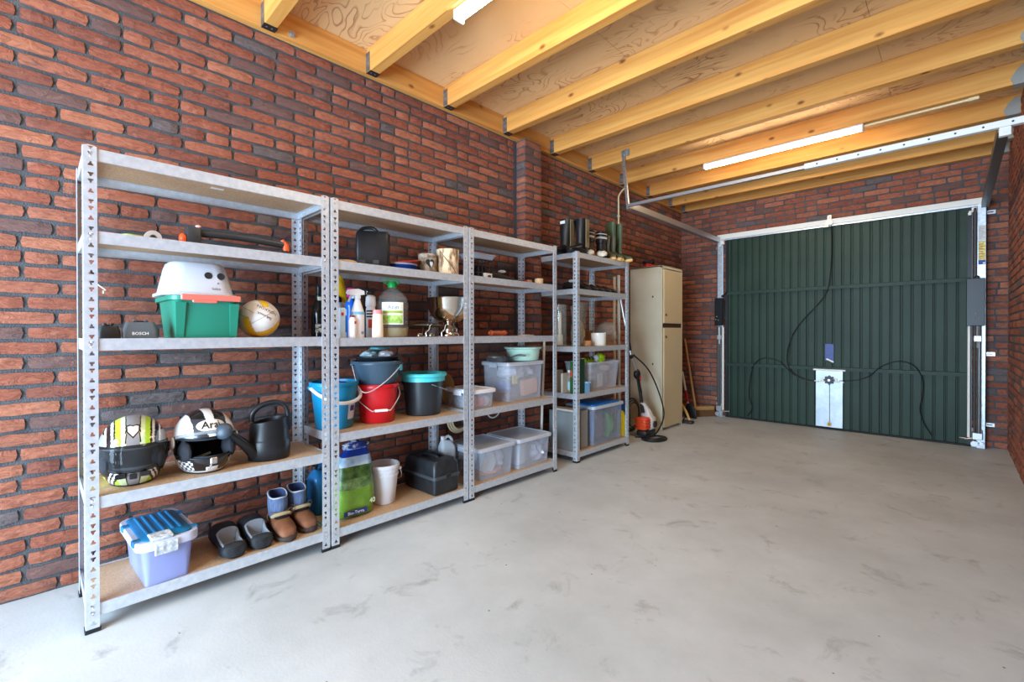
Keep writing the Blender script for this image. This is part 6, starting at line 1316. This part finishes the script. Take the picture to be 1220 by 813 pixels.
# right of the locker: brooms and tools
wbm = mat('broom_wood', (176, 134, 84), 0.65); brist = mat('bristle', (96, 66, 36), 0.9)
t = thing('push_broom', 'wide wooden push broom leaning in the corner by the garage door', 'broom', (0, 0, 0), 0)
h0 = Vector((-2.46, 6.04, 0.115))
Mh = Matrix.Translation(h0) @ Matrix.Rotation(R(52), 4, 'Z')
b = B(); b.T = Mh; b.box((-0.25, -0.035, -0.03), (0.25, 0.035, 0.02), 0.008, 2); obj('broom_head', b, wbm, t, True)
b = B(); b.T = Mh
for i in range(20):
    x = -0.24+0.48*i/19
    b.loft([[(x-0.014, -0.030, -0.030), (x+0.014, -0.030, -0.030), (x+0.014, 0.030, -0.030), (x-0.014, 0.030, -0.030)], [(x-0.015, -0.042, -0.113), (x+0.011, -0.046, -0.113), (x+0.016, 0.040, -0.113), (x-0.012, 0.044, -0.113)]])
obj('bristles', b, brist, t, stuff=True)
b = B(); b.tube([h0, PY(816, 404, 6.315)], 0.013, 10); obj('stick', b, wbm, t, True)
t = thing('hand_spade', 'wooden handled spade with red and white grip leaning beside the locker', 'spade', (0, 0, 0), 0)
b = B(); b.tube([PX(823, 500, -2.45)*1.0, PX(813, 443, -2.60)], 0.013, 8); obj('stick', b, mat('stick_white', (206, 202, 196), 0.5), t, True)
b = B(); q0, q1 = PX(823, 500, -2.45), PX(813, 443, -2.60); b.tube([q0.lerp(q1, 0.36), q0.lerp(q1, 0.60)], 0.018, 10); obj('red_grip', b, mat('grip_red', (150, 22, 40), 0.4), t, True)
b = B(); b.loft([rrect(.15, .02, .009, 0.003, cx=q0.x, cy=q0.y), rrect(.17, .022, .010, .10, cx=q0.x-.01, cy=q0.y), rrect(.05, .03, .012, .19, cx=q0.x-.015, cy=q0.y)]); obj('blade', b, blackm, t, True)
b = B(); b.tube(curve([(-2.36, 5.62, 0.013), (-2.42, 5.60, 0.16), (-2.56, 5.56, 0.36), (-2.62, 5.54, 0.55)], 5), [0.022]+[0.016]*15, 10); one('axe_handle', 'curved pale wooden axe handle leaning beside the locker', 'handle', b, mat('axe_wood', (206, 160, 92), 0.55), (0, 0, 0), 0)
t = thing('wide_rake', 'wooden board scraper standing behind the axe handle', 'scraper', (0, 0, 0), 0)
b = B(); b.T = Matrix.Translation((-2.66, 5.84, 0.0)) @ Matrix.Rotation(R(-18), 4, 'X') @ Matrix.Rotation(R(30), 4, 'Z'); b.box((-0.06, -0.012, 0.005), (0.06, 0.012, 0.34), 0.004); obj('board', b, mat('board_brown', (150, 108, 66), 0.7), t)
b = B(); b.box((-2.42, 5.47, 0.002), (-2.27, 5.55, 0.035), 0.012, 2); b.tube([(-2.39, 5.50, 0.03), (-2.37, 5.49, 0.08), (-2.40, 5.50, 0.12)], 0.008, 8); one('dark_tool', 'dark dusty garden tool head on the floor beside the locker', 'tool', b, mat('tool_dark', (46, 42, 38), 0.7), (0, 0, 0), 0)
